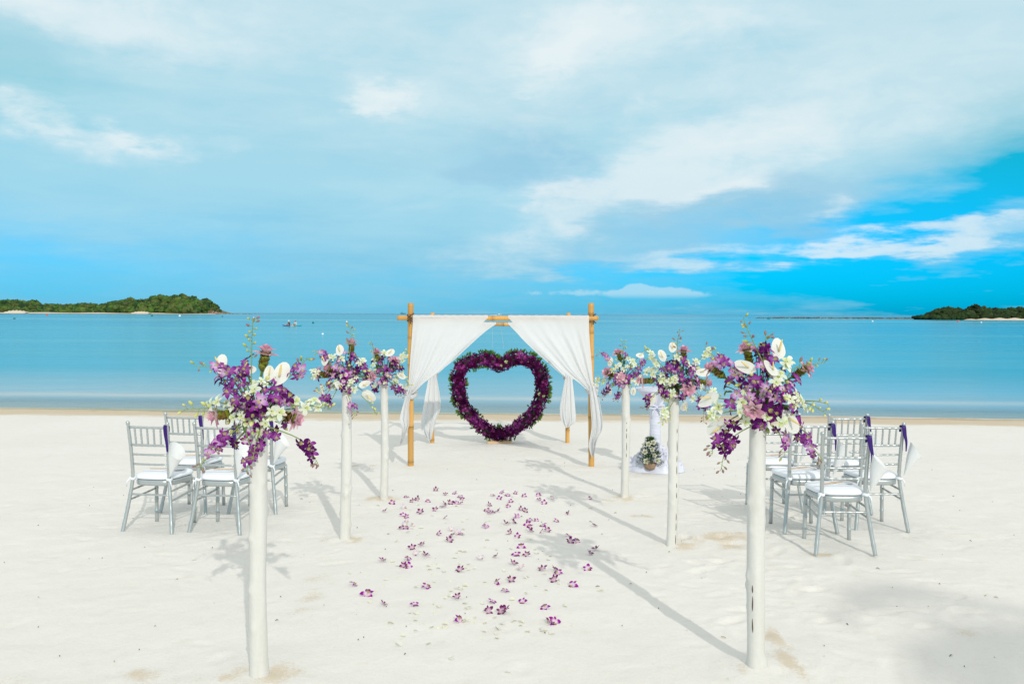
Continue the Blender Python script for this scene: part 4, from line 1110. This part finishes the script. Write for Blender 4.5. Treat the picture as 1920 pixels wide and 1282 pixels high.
chair0, cones0, fan0 = make_chair(), [make_cone(i) for i in range(3)], make_fan()
CH = [ # back feet px (left, right), turn, which one
    ((231, 997), (320, 1000), -10, 'leftmost front chair'), ((354, 1000), (449, 1001), -9, 'front chair beside the nearest left pole'),
    ((301, 962), (385, 963), -8, 'second-row chair at far left'), ((431, 963), (514, 964), -6, 'chair half hidden by the nearest left pole'),
    ((1525, 1043), (1646, 1045), -1, 'nearest chair of the right group'), ((1602, 996), (1705, 996), 2, 'rightmost chair'),
    ((1470, 1001), (1571, 1000), 3, 'chair just right of nearest right pole'), ((1547, 965), (1632, 965), 3, 'rearmost middle chair, right group'),
    ((1418, 962), (1505, 963), 3, 'chair mostly behind the nearest right pole')]
used = [False, {}, False]
for i, (a, b_, rz, lab) in enumerate(CH):
    pa, pb = G(*a), G(*b_); mid = (pa + pb) / 2; rz = R(rz + [0, 1.5, -1, 2, 0, -1.5, 1, 0, -2][i])
    c, s = math.cos(rz), math.sin(rz)
    org = Vector((mid.x + .255 * -s, mid.y + .255 * c, 0)); org.z = float(sand_z(org.x, org.y)) - .004
    ch = chair0 if i == 0 else copy_tree(chair0)
    ch.location = org; ch.rotation_euler = (0, 0, rz)
    tag(ch, 'silver spindle-back chair, white cushion: ' + lab, 'chair', 'silver chairs facing the sea')
    w = lambda x, y, z: org + Vector((x * c - y * s, x * s + y * c, z))
    k = i % 3
    co = cones0[k] if k not in used[1] else copy_tree(cones0[k]); used[1][k] = 1
    co.location = w(.188, -.222, .668); co.rotation_euler = (0, 0, rz + (i % 4 - 1.5) * .12)
    tag(co, 'white paper cone on purple ribbon: ' + lab, 'paper cone', 'paper cones hanging from the chair backs')
    fo = fan0 if i == 0 else copy_tree(fan0)
    fo.location = w(.0, .02, .4935); fo.rotation_euler = (0, 0, rz + [.25, .2, .3, .1, .55, .4, .35, .3, .2][i])
    tag(fo, 'white hand fan with wooden handle: ' + lab, 'hand fan', 'hand fans lying on the chair cushions')

# ------------------------------------------------------------------ draped pedestal and its foot bouquet
pb = G(1228, 880); PY = pb.y; kp = PY / FPX; zt = at(1228, 728, PY).z - pb.z
ped = thing('pedestal', 'slim round pedestal wrapped in white cloth, between the two far right poles', 'pedestal', pb)
mb = MB()
N = 20; vs = []; lv_ = np.linspace(0, zt - .03, 70)
for z in lv_:
    r = .068 + .0022 * math.sin(z * 150) + .002 * math.sin(z * 47)
    vs += [(r * math.cos(2 * math.pi * j / N), r * math.sin(2 * math.pi * j / N), z + .012 * math.sin(2 * math.pi * j / N + z * 9)) for j in range(N)]
mb.add(vs, [(i * N + j, i * N + (j + 1) % N, (i + 1) * N + (j + 1) % N, (i + 1) * N + j) for i in range(69) for j in range(N)]); mb.build('column', M_satin, ped)
mb = MB(); N = 32; rt = 36 * kp
mb.tube([(0, 0, zt - .028), (0, 0, zt - .024), (0, 0, zt - .004), (0, 0, zt)], [rt * .97, rt, rt, rt * .98], 32); mb.build('tabletop', M_satin, ped)
dr = MB()
def dfn(u, v):
    a = 2 * math.pi * u; r = lerp(rt * 1.03, .085, min(1, v * 1.25) ** .85) if v < .8 else .085 + .02 * (v - .8)
    r *= 1 + (.10 * math.sin(9 * a) + .07 * math.sin(14 * a + 1)) * min(1, v * 3) * (1 - .4 * v)
    return (r * math.cos(a), r * math.sin(a), zt + .004 - (.22 + .03 * math.sin(3 * a)) * v)
dr.grid(dfn, 72, 16)
dc = tag(put(dr.mesh('table_drape', M_satin), 'table_drape'), 'white satin gathered under the pedestal top and tied with a bow', 'drape'); dc.location = pb
bw = MB()
for s in (-1, 1):
    bw.tube([(0, -.09, zt - .215), (s * .04, -.115, zt - .195), (s * .085, -.105, zt - .19), (s * .09, -.10, zt - .225), (s * .045, -.115, zt - .235), (0, -.095, zt - .22)], [.012, .02, .022, .02, .018, .012], 8, squash=.6)
    bw.tube([(0, -.095, zt - .22), (s * .05, -.11, zt - .27), (s * .08 + .02, -.10, zt - .36)], [.012, .02, .016], 7, squash=.4)
bw.ball((0, -.10, zt - .218), .02); bw.build('bow', M_satin, dc)
pd = MB(); r1, r2 = 58 * kp, .30
rnp = [random.Random(5).uniform(0, 6.3) for _ in range(8)]; rq = random.Random(6); ph = [rq.uniform(0, 6.3) for _ in range(10)]
def puddle(u, v):
    a = 2 * math.pi * u; rr = lerp(.072, r1 * (1 + .08 * math.sin(3 * a + ph[0]) + .05 * math.sin(7 * a + ph[1])), v)
    x, y = rr * math.cos(a), rr * math.sin(a) * .85
    fold = abs(math.sin(5 * a + ph[2] + 7 * v)) * .07 + abs(math.sin(8 * a + ph[3] - 9 * v)) * .06 + abs(math.sin(11 * a + 19 * v + ph[4])) * .04 + .012 * math.sin(30 * x + ph[5]) * math.sin(34 * y)
    z = .02 + .14 * (1 - v) ** 1.6 + fold * (1.05 - v) ** .38
    if v > .93: z = lerp(z, .002, (v - .93) / .07)
    return (x, y, z)
pd.grid(puddle, 110, 30)
po = tag(put(pd.mesh('cloth_puddle', M_satin), 'cloth_puddle'), 'crumpled white satin heaped on the sand round the pedestal foot', 'cloth'); po.location = pb
fbp = G(1219, 884); fbp = Vector((at(1219, 873, PY - .26).x, PY - .26, pb.z + .05))
bq = thing('flower_basket', 'small basket of white roses and dark greenery at the pedestal foot', 'flower basket', fbp)
mb = MB(); mb.tube([(0, 0, 0), (0, 0, .03), (0, 0, .075), (0, 0, .08)], [.055, .07, .075, .06], 14); mb.build('basket', M_basket, bq)
def rose(r=.026):
    mb = MB()
    for lv in range(4):
        for k in range(5 - lv // 2):
            t = MB(); petal(t, 0, r * (1.1 - lv * .14), r * .5, (.62, .64, .36), (.80, .79, .68), .5, .1, rows=2, base=.002)
            mb.merge(t, Matrix.Translation((0, 0, .002 + lv * .003)) @ Matrix.Rotation(2 * math.pi * k / (5 - lv // 2) + lv * .7, 4, 'Z') @ Matrix.Rotation(-R(12 + lv * 20), 4, 'Y'))
    return mb
ROSE = rose().mesh('rose', M_flora); LIL = mini(5, (.5, .45, .6), (.42, .38, .62), .012)
rn = random.Random(3)
for (x, z) in [(-.03, .27), (-.07, .18), (.035, .14), (-.055, .07), (.01, .21), (.065, .08), (.02, .29)]:
    d = Vector((x * 4, -1, .35)).normalized(); put(ROSE, 'rose', bq, TRS((x, -.075 + .15 * (z - .08) * .4, z + .03), aim(d, rn.uniform(0, 6)), rn.uniform(1.15, 1.5)))
gm = MB()
for k in range(620):
    z = rn.uniform(.02, .34); rr = (.135 * (1 - (z / .36) ** 1.6) + .015) * rn.uniform(.3, 1.05); a = rn.uniform(0, 6.3); p = Vector((rr * math.cos(a), rr * math.sin(a) * .75, z + .03))
    d = Vector((math.cos(a), math.sin(a), rn.uniform(.1, 1.3))).normalized(); c_ = Vector((0, 0, 1)).cross(d).normalized()
    gm.merge(lsm, TRS(p, Matrix((d, c_, d.cross(c_))).transposed().to_4x4(), rn.uniform(.5, 1.1)), (.8, .8, .8))
for k in range(26):
    z = rn.uniform(.05, .36); rr = (.125 * (1 - (z / .36) ** 1.6) + .03); a = rn.uniform(0, 6.3); d = Vector((math.cos(a), math.sin(a), .4))
    gm.merge(LIL, TRS((rr * math.cos(a), rr * math.sin(a) * .75, z + .03), aim(d), rn.uniform(.8, 1.3)))
gm.build('foliage', M_leaf, bq, kind='stuff')

# ------------------------------------------------------------------ orchids and petals strewn along the aisle
PUR = [(655,75),(450,120),(530,140),(495,152),(600,152),(350,165),(305,220),(430,200),(550,230),(655,213),(430,250),(450,262),(720,265),(720,105),(785,95),(820,120),(835,140),(750,165),(710,170),(705,188),(800,165),(825,165),(450,305),(490,320),(420,338),(445,335),(760,350),(675,380),(800,375),(825,375),(770,392),(745,425),(490,478),(560,458),(520,520),(580,530),(465,552),(285,565),(435,600),(465,605),(825,632),(90,728),(180,797),(590,745),(290,868),(508,868),(805,820),(815,978),(1050,110),(1110,92),(1150,110),(1205,95),(1095,133),(1175,153),(1265,115),(1365,110),(1405,165),(1465,132),(1370,145),(1725,132),(1020,180),(1005,215),(1050,225),(1090,220),(1030,235),(1155,188),(1240,210),(1280,220),(1215,262),(1000,330),(1140,308),(1190,300),(1290,315),(1305,330),(1300,285),(1350,285),(1395,320),(1385,365),(1425,357),(1305,357),(1170,370),(1220,398),(1490,290),(1575,238),(1750,322),(1575,390),(1585,432),(1630,430),(1765,485),(1715,515),(1245,468),(1210,522),(1285,525),(1075,535),(965,552),(1185,585),(1245,622),(1395,625),(1500,650),(1480,630),(1475,700),(1705,622),(1075,718),(1170,700),(1135,772),(1600,735),(1255,850),(1045,848),(1015,915),(1115,920),(1135,915),(1410,890),(1435,992),(1475,992)]
SPECIAL = {(90, 728): 'single violet petal at the far left edge of the strewn flowers', (180, 797): 'large open magenta orchid at the left front of the strewn flowers', (508, 868): 'dark magenta orchid lying alone left of the aisle middle, near the front',
           (815, 978): 'magenta orchid nearest the camera in the middle of the aisle', (1000, 330): 'pale lilac open orchid in the middle of the aisle', (1725, 132): 'lone dark orchid at the far right, before the white pole', (1475, 992): 'frontmost orchid on the right, beside crushed white petals',
           (1600, 735): 'dark orchid on the sand at the front right, alone', (1750, 322): 'magenta orchid apart on the right, just left of the long pole shadow'}
rn = random.Random(21)
for (x, y) in PUR:
    p = G(640 + x * .2708, 900 + y * .2708); big = y > 560
    ms = rn.choice([MAG, MAGD, MAG, MAGD, MAG, MAGD, PALE]); s = rn.uniform(.78, 1.12)
    if (x, y) == (180, 797): ms, s = MAG, 1.25
    if (x, y) in ((1000, 330), (1215, 262)): ms, s = LPUR, 1.1
    d = Vector((rn.uniform(-.7, .7), rn.uniform(-.9, .2), rn.uniform(.35, 1))).normalized()
    if (x, y) == (180, 797): d = Vector((0, -.6, .8))
    row = 'frontmost' if y > 690 else 'front' if y > 500 else 'middle' if y > 290 else 'farther' if y > 190 else 'farthest'
    side = 'leftmost' if x < 400 else 'left' if x < 640 else 'centre left' if x < 900 else 'centre' if x < 1180 else 'centre right' if x < 1390 else 'right'
    look = 'magenta' if ms is MAG else 'dark maroon' if ms is MAGD else 'pale pinkish' if ms is PALE else 'lilac'
    o = put(rn.choice(ms), 'orchid_blossom', None, TRS(p + Vector((0, 0, .010)), aim(d, rn.uniform(0, 6.3)), s))
    tag(o, SPECIAL.get((x, y), f'{look} orchid blossom on aisle sand, {row} part, {side}'), 'orchid', 'orchid blossoms strewn on the sand')
pw = MB(); petal(pw, 0, .042, .017, (.74, .73, .60), (.80, .79, .74), .35, .45, rows=3, base=0); PWH = pw.mesh('petal_white', M_flora)
pw = MB(); petal(pw, 0, .040, .016, (.76, .74, .56), (.80, .78, .68), .35, .5, rows=3, base=0); PYL = pw.mesh('petal_cream', M_flora)
WP = [(370,430),(770,540),(510,740),(320,990),(410,1080),(412,1150),(765,1228),(1090,1100),(1007,985),(620,1130),(970,1100),(640,1018),(715,1010),(65,650),(320,690),(400,670),(890,585),(1810,765),(1555,870),(1255,1010),(1405,1045),(1395,1050),(1380,1030),(1120,635),(1270,785),(1340,735),(640,580),(590,595),(660,580),(375,595),(835,500),(810,490),(995,468),(1070,480),(1345,510),(1460,530),(1645,378),(935,945),(880,270),(1010,295),(1180,985),(1200,830),(1300,675)]
for k in range(95): WP.append((rn.gauss(880, 330), rn.uniform(110, 1080)))
for (x, y) in WP:
    if not (20 < x < 1860): continue
    p = G(640 + x * .2708, 900 + y * .2708); d = Vector((rn.uniform(-.4, .4), rn.uniform(-.4, .4), 1))
    row = 'frontmost' if y > 800 else 'front' if y > 560 else 'middle' if y > 320 else 'farthest'
    side = 'leftmost' if x < 400 else 'left' if x < 700 else 'centre' if x < 1050 else 'right' if x < 1400 else 'rightmost'
    hue = rn.choice(['white', 'cream'])
    o = put(PWH if hue == 'white' else PYL, 'flower_petal', None, TRS(p + Vector((0, 0, .004)), aim(d, rn.uniform(0, 6.3)), rn.uniform(.6, 1.05)))
    tag(o, f'loose {hue} petal on aisle sand, {row} part, {side}', 'petal', 'loose white petals on the sand')
# bits of shell, husk and twig on the sand
db = MB(); rn = random.Random(8)
for k in range(260):
    x, y = rn.uniform(-5, 5.2), 3.8 + 8.5 * rn.random() ** 1.4; z = float(sand_z(x, y)); a = rn.uniform(0, 3.1); L = rn.choice([.006, .008, .012, .02, .03])
    d = Vector((math.cos(a), math.sin(a), rn.uniform(-.1, .2))) * L; c = rn.choice([(.10, .07, .05), (.05, .04, .03), (.30, .22, .14), (.42, .32, .18), (.6, .55, .45)])
    db.tube([Vector((x, y, z + .004)) - d * .5, Vector((x, y, z + .008)), Vector((x, y, z + .004)) + d * .5], [.0015, .003, .001], 5, c)
db.build('beach_litter', M_stem, kind='stuff', label='scattered bits of twig, husk and shell on the sand')

# ------------------------------------------------------------------ on the water
kp_ = Wp(548, 611.3); kp_ = Vector((kp_.x, kp_.y, WATER_Z)); rzk = R(38)
kay = thing('kayak', 'turquoise and blue two-seat kayak on the calm bay', 'kayak', kp_, rzk)
mb = MB(); HL = 1.65
def hull(u, v):
    x = lerp(-HL, HL, u); w = .36 * max(0, 1 - abs(x / HL) ** 2.6) + .004; a = lerp(-.15, math.pi + .15, v)
    return (x, w * math.cos(a), .04 - .14 * math.sin(a) * (.5 + .5 * (w / .36)) + .14 * abs(x / HL) ** 3)
def dk(u, v):
    x = lerp(-HL, HL, u); w = .36 * max(0, 1 - abs(x / HL) ** 2.6) + .004; y = lerp(-w, w, v); cock = .12 * math.exp(-((x + .55) / .32) ** 4) + .12 * math.exp(-((x - .55) / .32) ** 4)
    return (x, y, .075 + .14 * abs(x / HL) ** 3 + .05 * (1 - (y / w) ** 2) - cock * (1 - (y / w) ** 4))
colk = lambda n: [(.01, .16, .42) if (i % 29) / 28 < .36 else ((.75, .78, .78) if (i % 29) / 28 < .52 else (.01, .45, .48)) for i in range(n)]
mb.grid(hull, 28, 10, colk(29 * 11)); mb.build('hull', M_plastic, kay)
mb = MB(); mb.grid(dk, 28, 8, colk(29 * 9)); mb.build('deck', M_plastic, kay)
def skinned(name, V, Ed, rad, m_, parent):
    me_ = bpy.data.meshes.new(name); me_.from_pydata(V, Ed, []); o = bpy.data.objects.new(name, me_); COL.objects.link(o)
    o.modifiers.new('s', 'SKIN'); 
    for i, r_ in enumerate(rad): me_.skin_vertices[0].data[i].radius = (r_, r_)
    me_.skin_vertices[0].data[0].use_root = True
    o.modifiers.new('d', 'SUBSURF').levels = 1; o.modifiers[1].render_levels = 1
    dg = bpy.context.evaluated_depsgraph_get(); ev = bpy.data.meshes.new_from_object(o.evaluated_get(dg)); bpy.data.objects.remove(o)
    ev.materials.clear(); ev.materials.append(m_)
    if 'tint' not in ev.color_attributes:
        pass
    return put(ev, name, parent)
def paddler(x, top_col, hat_col, label, flip):
    loc = kp_ + Vector((x * math.cos(rzk), x * math.sin(rzk), .03))
    p = thing('person', label, 'person', loc, rzk)
    f = -1
    V = [(0, 0, .12), (-.02 * f, 0, .30), (0, 0, .52), (0, 0, .62), (.02 * f, 0, .74), (0, .17, .50), (.14 * f, .26, .34), (.34 * f, .22, .30), (0, -.17, .50), (.14 * f, -.26, .34), (.34 * f, -.22, .36),
         (.12 * f, .10, .12), (.42 * f, .14, .26), (.72 * f, .12, .10), (.12 * f, -.10, .12), (.42 * f, -.14, .26), (.72 * f, -.12, .10)]
    Ed = [(0, 1), (1, 2), (2, 3), (3, 4), (2, 5), (5, 6), (6, 7), (2, 8), (8, 9), (9, 10), (0, 11), (11, 12), (12, 13), (0, 14), (14, 15), (15, 16)]
    skinned('body', V, Ed, [.13, .13, .12, .06, .10, .065, .05, .04, .065, .05, .04, .09, .07, .05, .09, .07, .05], M_skin, p)
    mb = MB(); mb.tube([(0, 0, .08), (-.02 * f, 0, .30), (0, 0, .50), (0, 0, .585)], [.175, .17, .165, .07], 12, top_col); 
    for s in (-1, 1): mb.tube([(0, s * .12, .53), (.01, s * .2, .47), (.08 * f, s * .235, .41)], [.075, .08, .07], 9, top_col)
    mb.build('shirt', M_shirt, p)
    mb = MB(); mb.ball((.02 * f, 0, .80), (.125, .115, .09), 10, 6, hat_col); mb.tube([(0.04 * f, 0, .785), (0.04 * f, 0, .795)], [.20, .17], 12, hat_col); mb.build('hat', M_shirt, p)
paddler(-.55, (.02, .02, .025), (.80, .80, .78), 'person in dark top and white hat seated at the left end of the kayak', 1)
paddler(.55, (.78, .72, .72), (.45, .16, .18), 'person in white top and reddish hat seated at the right end of the kayak', 1)
pdl = thing('paddle', 'white double-bladed paddle resting across the kayak between the paddlers', 'paddle', kp_ + Vector((-.12, 0, .30)), rzk + R(80))
mb = MB(); mb.tube([(-.95, 0, -.18), (0, 0, 0), (.95, 0, .12)], .016, 6, (.7, .7, .7)); mb.build('shaft', M_plastic, pdl)
for s in (-1, 1):
    mb = MB(); mb.ball((s * 1.08, 0, -.20 if s < 0 else .13), (.2, .075, .012), 10, 5, (.8, .8, .78)); mb.build('blade', M_plastic, pdl)
def buoy(px, py, col, label, r):
    p = Wp(px, py); b_ = thing('buoy', label, 'buoy', (p.x, p.y, WATER_Z), group='mooring buoys on the bay'); r = r * p.y / FPX
    mb = MB(); mb.ball((0, 0, r * .45), r, 12, 8, col); mb.build('float', M_plastic, b_)
    mb = MB(); mb.tube([(0, 0, r * 1.3), (0, 0, r * 1.75)], [r * .3, r * .22], 7, (.2, .2, .2)); mb.build('cap', M_plastic, b_)
WHI, TEAL, RED = (.85, .85, .85), (.0, .16, .17), (.55, .12, .10)
for a in [(605, 627, WHI, 'nearest white buoy, right of the kayak and below the teal one', 2.0), (587, 606, TEAL, 'dark teal buoy just right of the kayak', 2.2), (650, 604, WHI, 'white buoy farther right, above the orchids of the middle left pole', 1.6),
          (27, 598, TEAL, 'dark buoy at the far left edge of the bay', 2.0), (88, 592, RED, 'reddish float off the left island beach', 2.2), (337, 593, WHI, 'white float beneath the wooded headland', 2.0), (285, 593, TEAL, 'dark float close to the headland beach', 2.2), (417, 594, TEAL, 'dark float off the rocky point', 1.6),
          (476, 596, WHI, 'white float above the tall spray of the nearest left flowers', 1.3), (1636, 603, WHI, 'white float in front of the rocky spit', 1.5), (1796, 603.5, RED, 'red float in front of the right island', 2.2), (1840, 605, WHI, 'white float off the sandy patch of the right island', 1.5), (1441, 598, TEAL, 'dark marker off the left end of the rocky spit', 2.4)]:
    buoy(*a)
# speedboat with its wake and a ship on the horizon
p = Wp(936, 590.0); Yb = min(p.y, 1300); kx = Yb / FPX; bx = (936 - 960) * kx
sb = thing('speedboat', 'tiny white speedboat racing along the horizon above the front beam', 'boat', (bx, Yb, WATER_Z), 0)
mb = MB(); mb.grid(lambda u, v: (lerp(-3.2, 3.2, u), (1 - max(0, u * 2 - 1) ** 2) * 1.1 * math.cos(lerp(0, math.pi, v)), .8 - .9 * math.sin(lerp(0, math.pi, v)) + .5 * u), 12, 8, (.8, .8, .8)); mb.grid(lambda u, v: (lerp(-3.2, 3.2, u), (1 - max(0, u * 2 - 1) ** 2) * 1.1 * lerp(-1, 1, v), .8 + .5 * u), 12, 4, (.8, .8, .8)); mb.build('hull', M_plastic, sb)
mb = MB(); mb.box((-.2, 0, 1.5), (2.2, 1.5, .9), col=(.75, .75, .75)); mb.build('cabin', M_plastic, sb, smooth=False)
wk = MB(); rn = random.Random(9)
for k in range(60):
    x = -3.4 - 14 * rn.random() ** 1.3; wk.ball((bx + x, Yb + rn.uniform(-.6, .6) * (1 - x / 12), WATER_Z + .1), (.8, .4, .45 * (1 + x / 20)), 6, 4, (.85, .87, .88))
wk.build('boat_wake', M_plastic, kind='stuff', label='white foam wake trailing behind the speedboat')
Ys = 3200; kx = Ys / FPX; sx = (755.5 - 960) * kx
sh = thing('ship', 'faint bluish ship on the horizon left of the arbor', 'ship', (sx, Ys, WATER_Z))
mb = MB(); mb.grid(lambda u, v: (lerp(-9, 9, u), 2.2 * (1 - abs(u * 2 - 1) ** 4) * math.cos(math.pi * v), 2.6 - 3 * math.sin(math.pi * v) + .8 * abs(u * 2 - 1) ** 3), 14, 8, (.06, .22, .26)); mb.grid(lambda u, v: (lerp(-9, 9, u), 2.2 * (1 - abs(u * 2 - 1) ** 4) * lerp(-1, 1, v), 2.6 + .8 * abs(u * 2 - 1) ** 3), 14, 3, (.06, .22, .26)); mb.build('hull', M_plastic, sh)
mb = MB(); mb.box((-3, 0, 4.2), (6, 3, 3.0), col=(.12, .30, .34)); mb.box((-3.5, 0, 6.4), (3, 2.4, 1.4), col=(.12, .30, .34)); mb.build('superstructure', M_plastic, sh, smooth=False)

# ------------------------------------------------------------------ unseen coconut palms added behind the camera: their crowns shade the right foreground
def make_palm(seed):
    rn = random.Random(seed); root = thing('added_palm', 'palm', 'palm tree'); H = 7.5
    tp = [Vector((.5 * math.sin(t * 1.6), .25 * t * t, H * t)) for t in np.linspace(0, 1, 14)]
    mb = MB(); mb.tube(tp, [.19 - .08 * t + (.05 if t == 0 else 0) for t in np.linspace(0, 1, 14)], 10); mb.build('trunk', M_bark, root)
    for k in range(19):
        a = 2 * math.pi * k / 19 * 2.6 + rn.uniform(-.2, .2); lift = rn.uniform(-.4, 1.1); L = rn.uniform(2.3, 3.0); fb = MB()
        h = Vector((math.cos(a), math.sin(a), 0)); sd = Vector((-h.y, h.x, 0))
        pt_ = lambda t: tp[-1] + h * L * t * math.cos(lift * .7) + Vector((0, 0, L * (t * math.sin(lift) - .85 * t * t)))
        fb.tube([pt_(t) for t in np.linspace(0, 1, 8)], [.03 - .025 * t for t in np.linspace(0, 1, 8)], 5)
        for i in range(34):
            t = .1 + .88 * i / 33
            for s in (-1, 1):
                l = .62 * math.sin(math.pi * min(1, t * .8 + .18)) * rn.uniform(.85, 1.1); b0 = pt_(t); d = (sd * s + h * .55 + Vector((0, 0, -.35 + rn.uniform(-.15, .15)))).normalized()
                wv = Vector((0, 0, 1)).cross(d).normalized() * .024
                fb.add([b0 - wv, b0 + wv, b0 + d * l * .6 + wv * .8, b0 + d * l, b0 + d * l * .6 - wv * .8], [(0, 1, 2, 4), (4, 2, 3)])
        fb.build('frond', M_palm, root)
    return root
sd2 = Vector((math.sin(SUN_AZ), -math.cos(SUN_AZ), 0))
palm0 = make_palm(1)
for i, (px, py, hgt, lab) in enumerate([(2530, 1310, 7.4, 'added coconut palm behind the camera, its crown shading the front right corner of the sand'), (2720, 1010, 7.4, 'added coconut palm far to the right, its fronds shading the right edge of the sand')]):
    g = G(px, py); o = palm0 if i == 0 else copy_tree(palm0); d = hgt / math.tan(SUN_EL)
    o.location = g + sd2 * d + Vector((-.5, -.25, 0)); o.location.z = float(base_z(np.array(o.location.x), np.array(o.location.y))) - .1 + (hgt - 7.4)
    o.rotation_euler = (0, 0, i * 1.3)
    tag(o, lab, 'palm tree', 'unseen coconut palms added behind the camera')

# tell apart the strewn flowers that would still read alike, by where they lie among their neighbours
NUM = ['', '', 'two', 'three', 'four', 'five', 'six', 'seven', 'eight', 'nine', 'ten']; ORD = ['', 'second', 'third', 'fourth', 'fifth', 'sixth', 'seventh', 'eighth', 'ninth']
by = {}
for o in list(COL.objects):
    if o.parent is None and o.name.split('.')[0] in ('orchid_blossom', 'flower_petal'): by.setdefault(o['label'], []).append(o)
for lab, os_ in by.items():
    n = len(os_)
    if n == 1: continue
    if n == 2:
        os_.sort(key=lambda o: o.location.y); os_[0]['label'] = lab + ', nearer of two'; os_[1]['label'] = lab + ', farther of two'; continue
    os_.sort(key=lambda o: o.location.x / o.location.y)
    for i, o in enumerate(os_):
        o['label'] = lab + (', leftmost' if i == 0 else ', rightmost' if i == n - 1 else f', {ORD[i]} from left') + f' of {NUM[n] if n < 11 else n}'
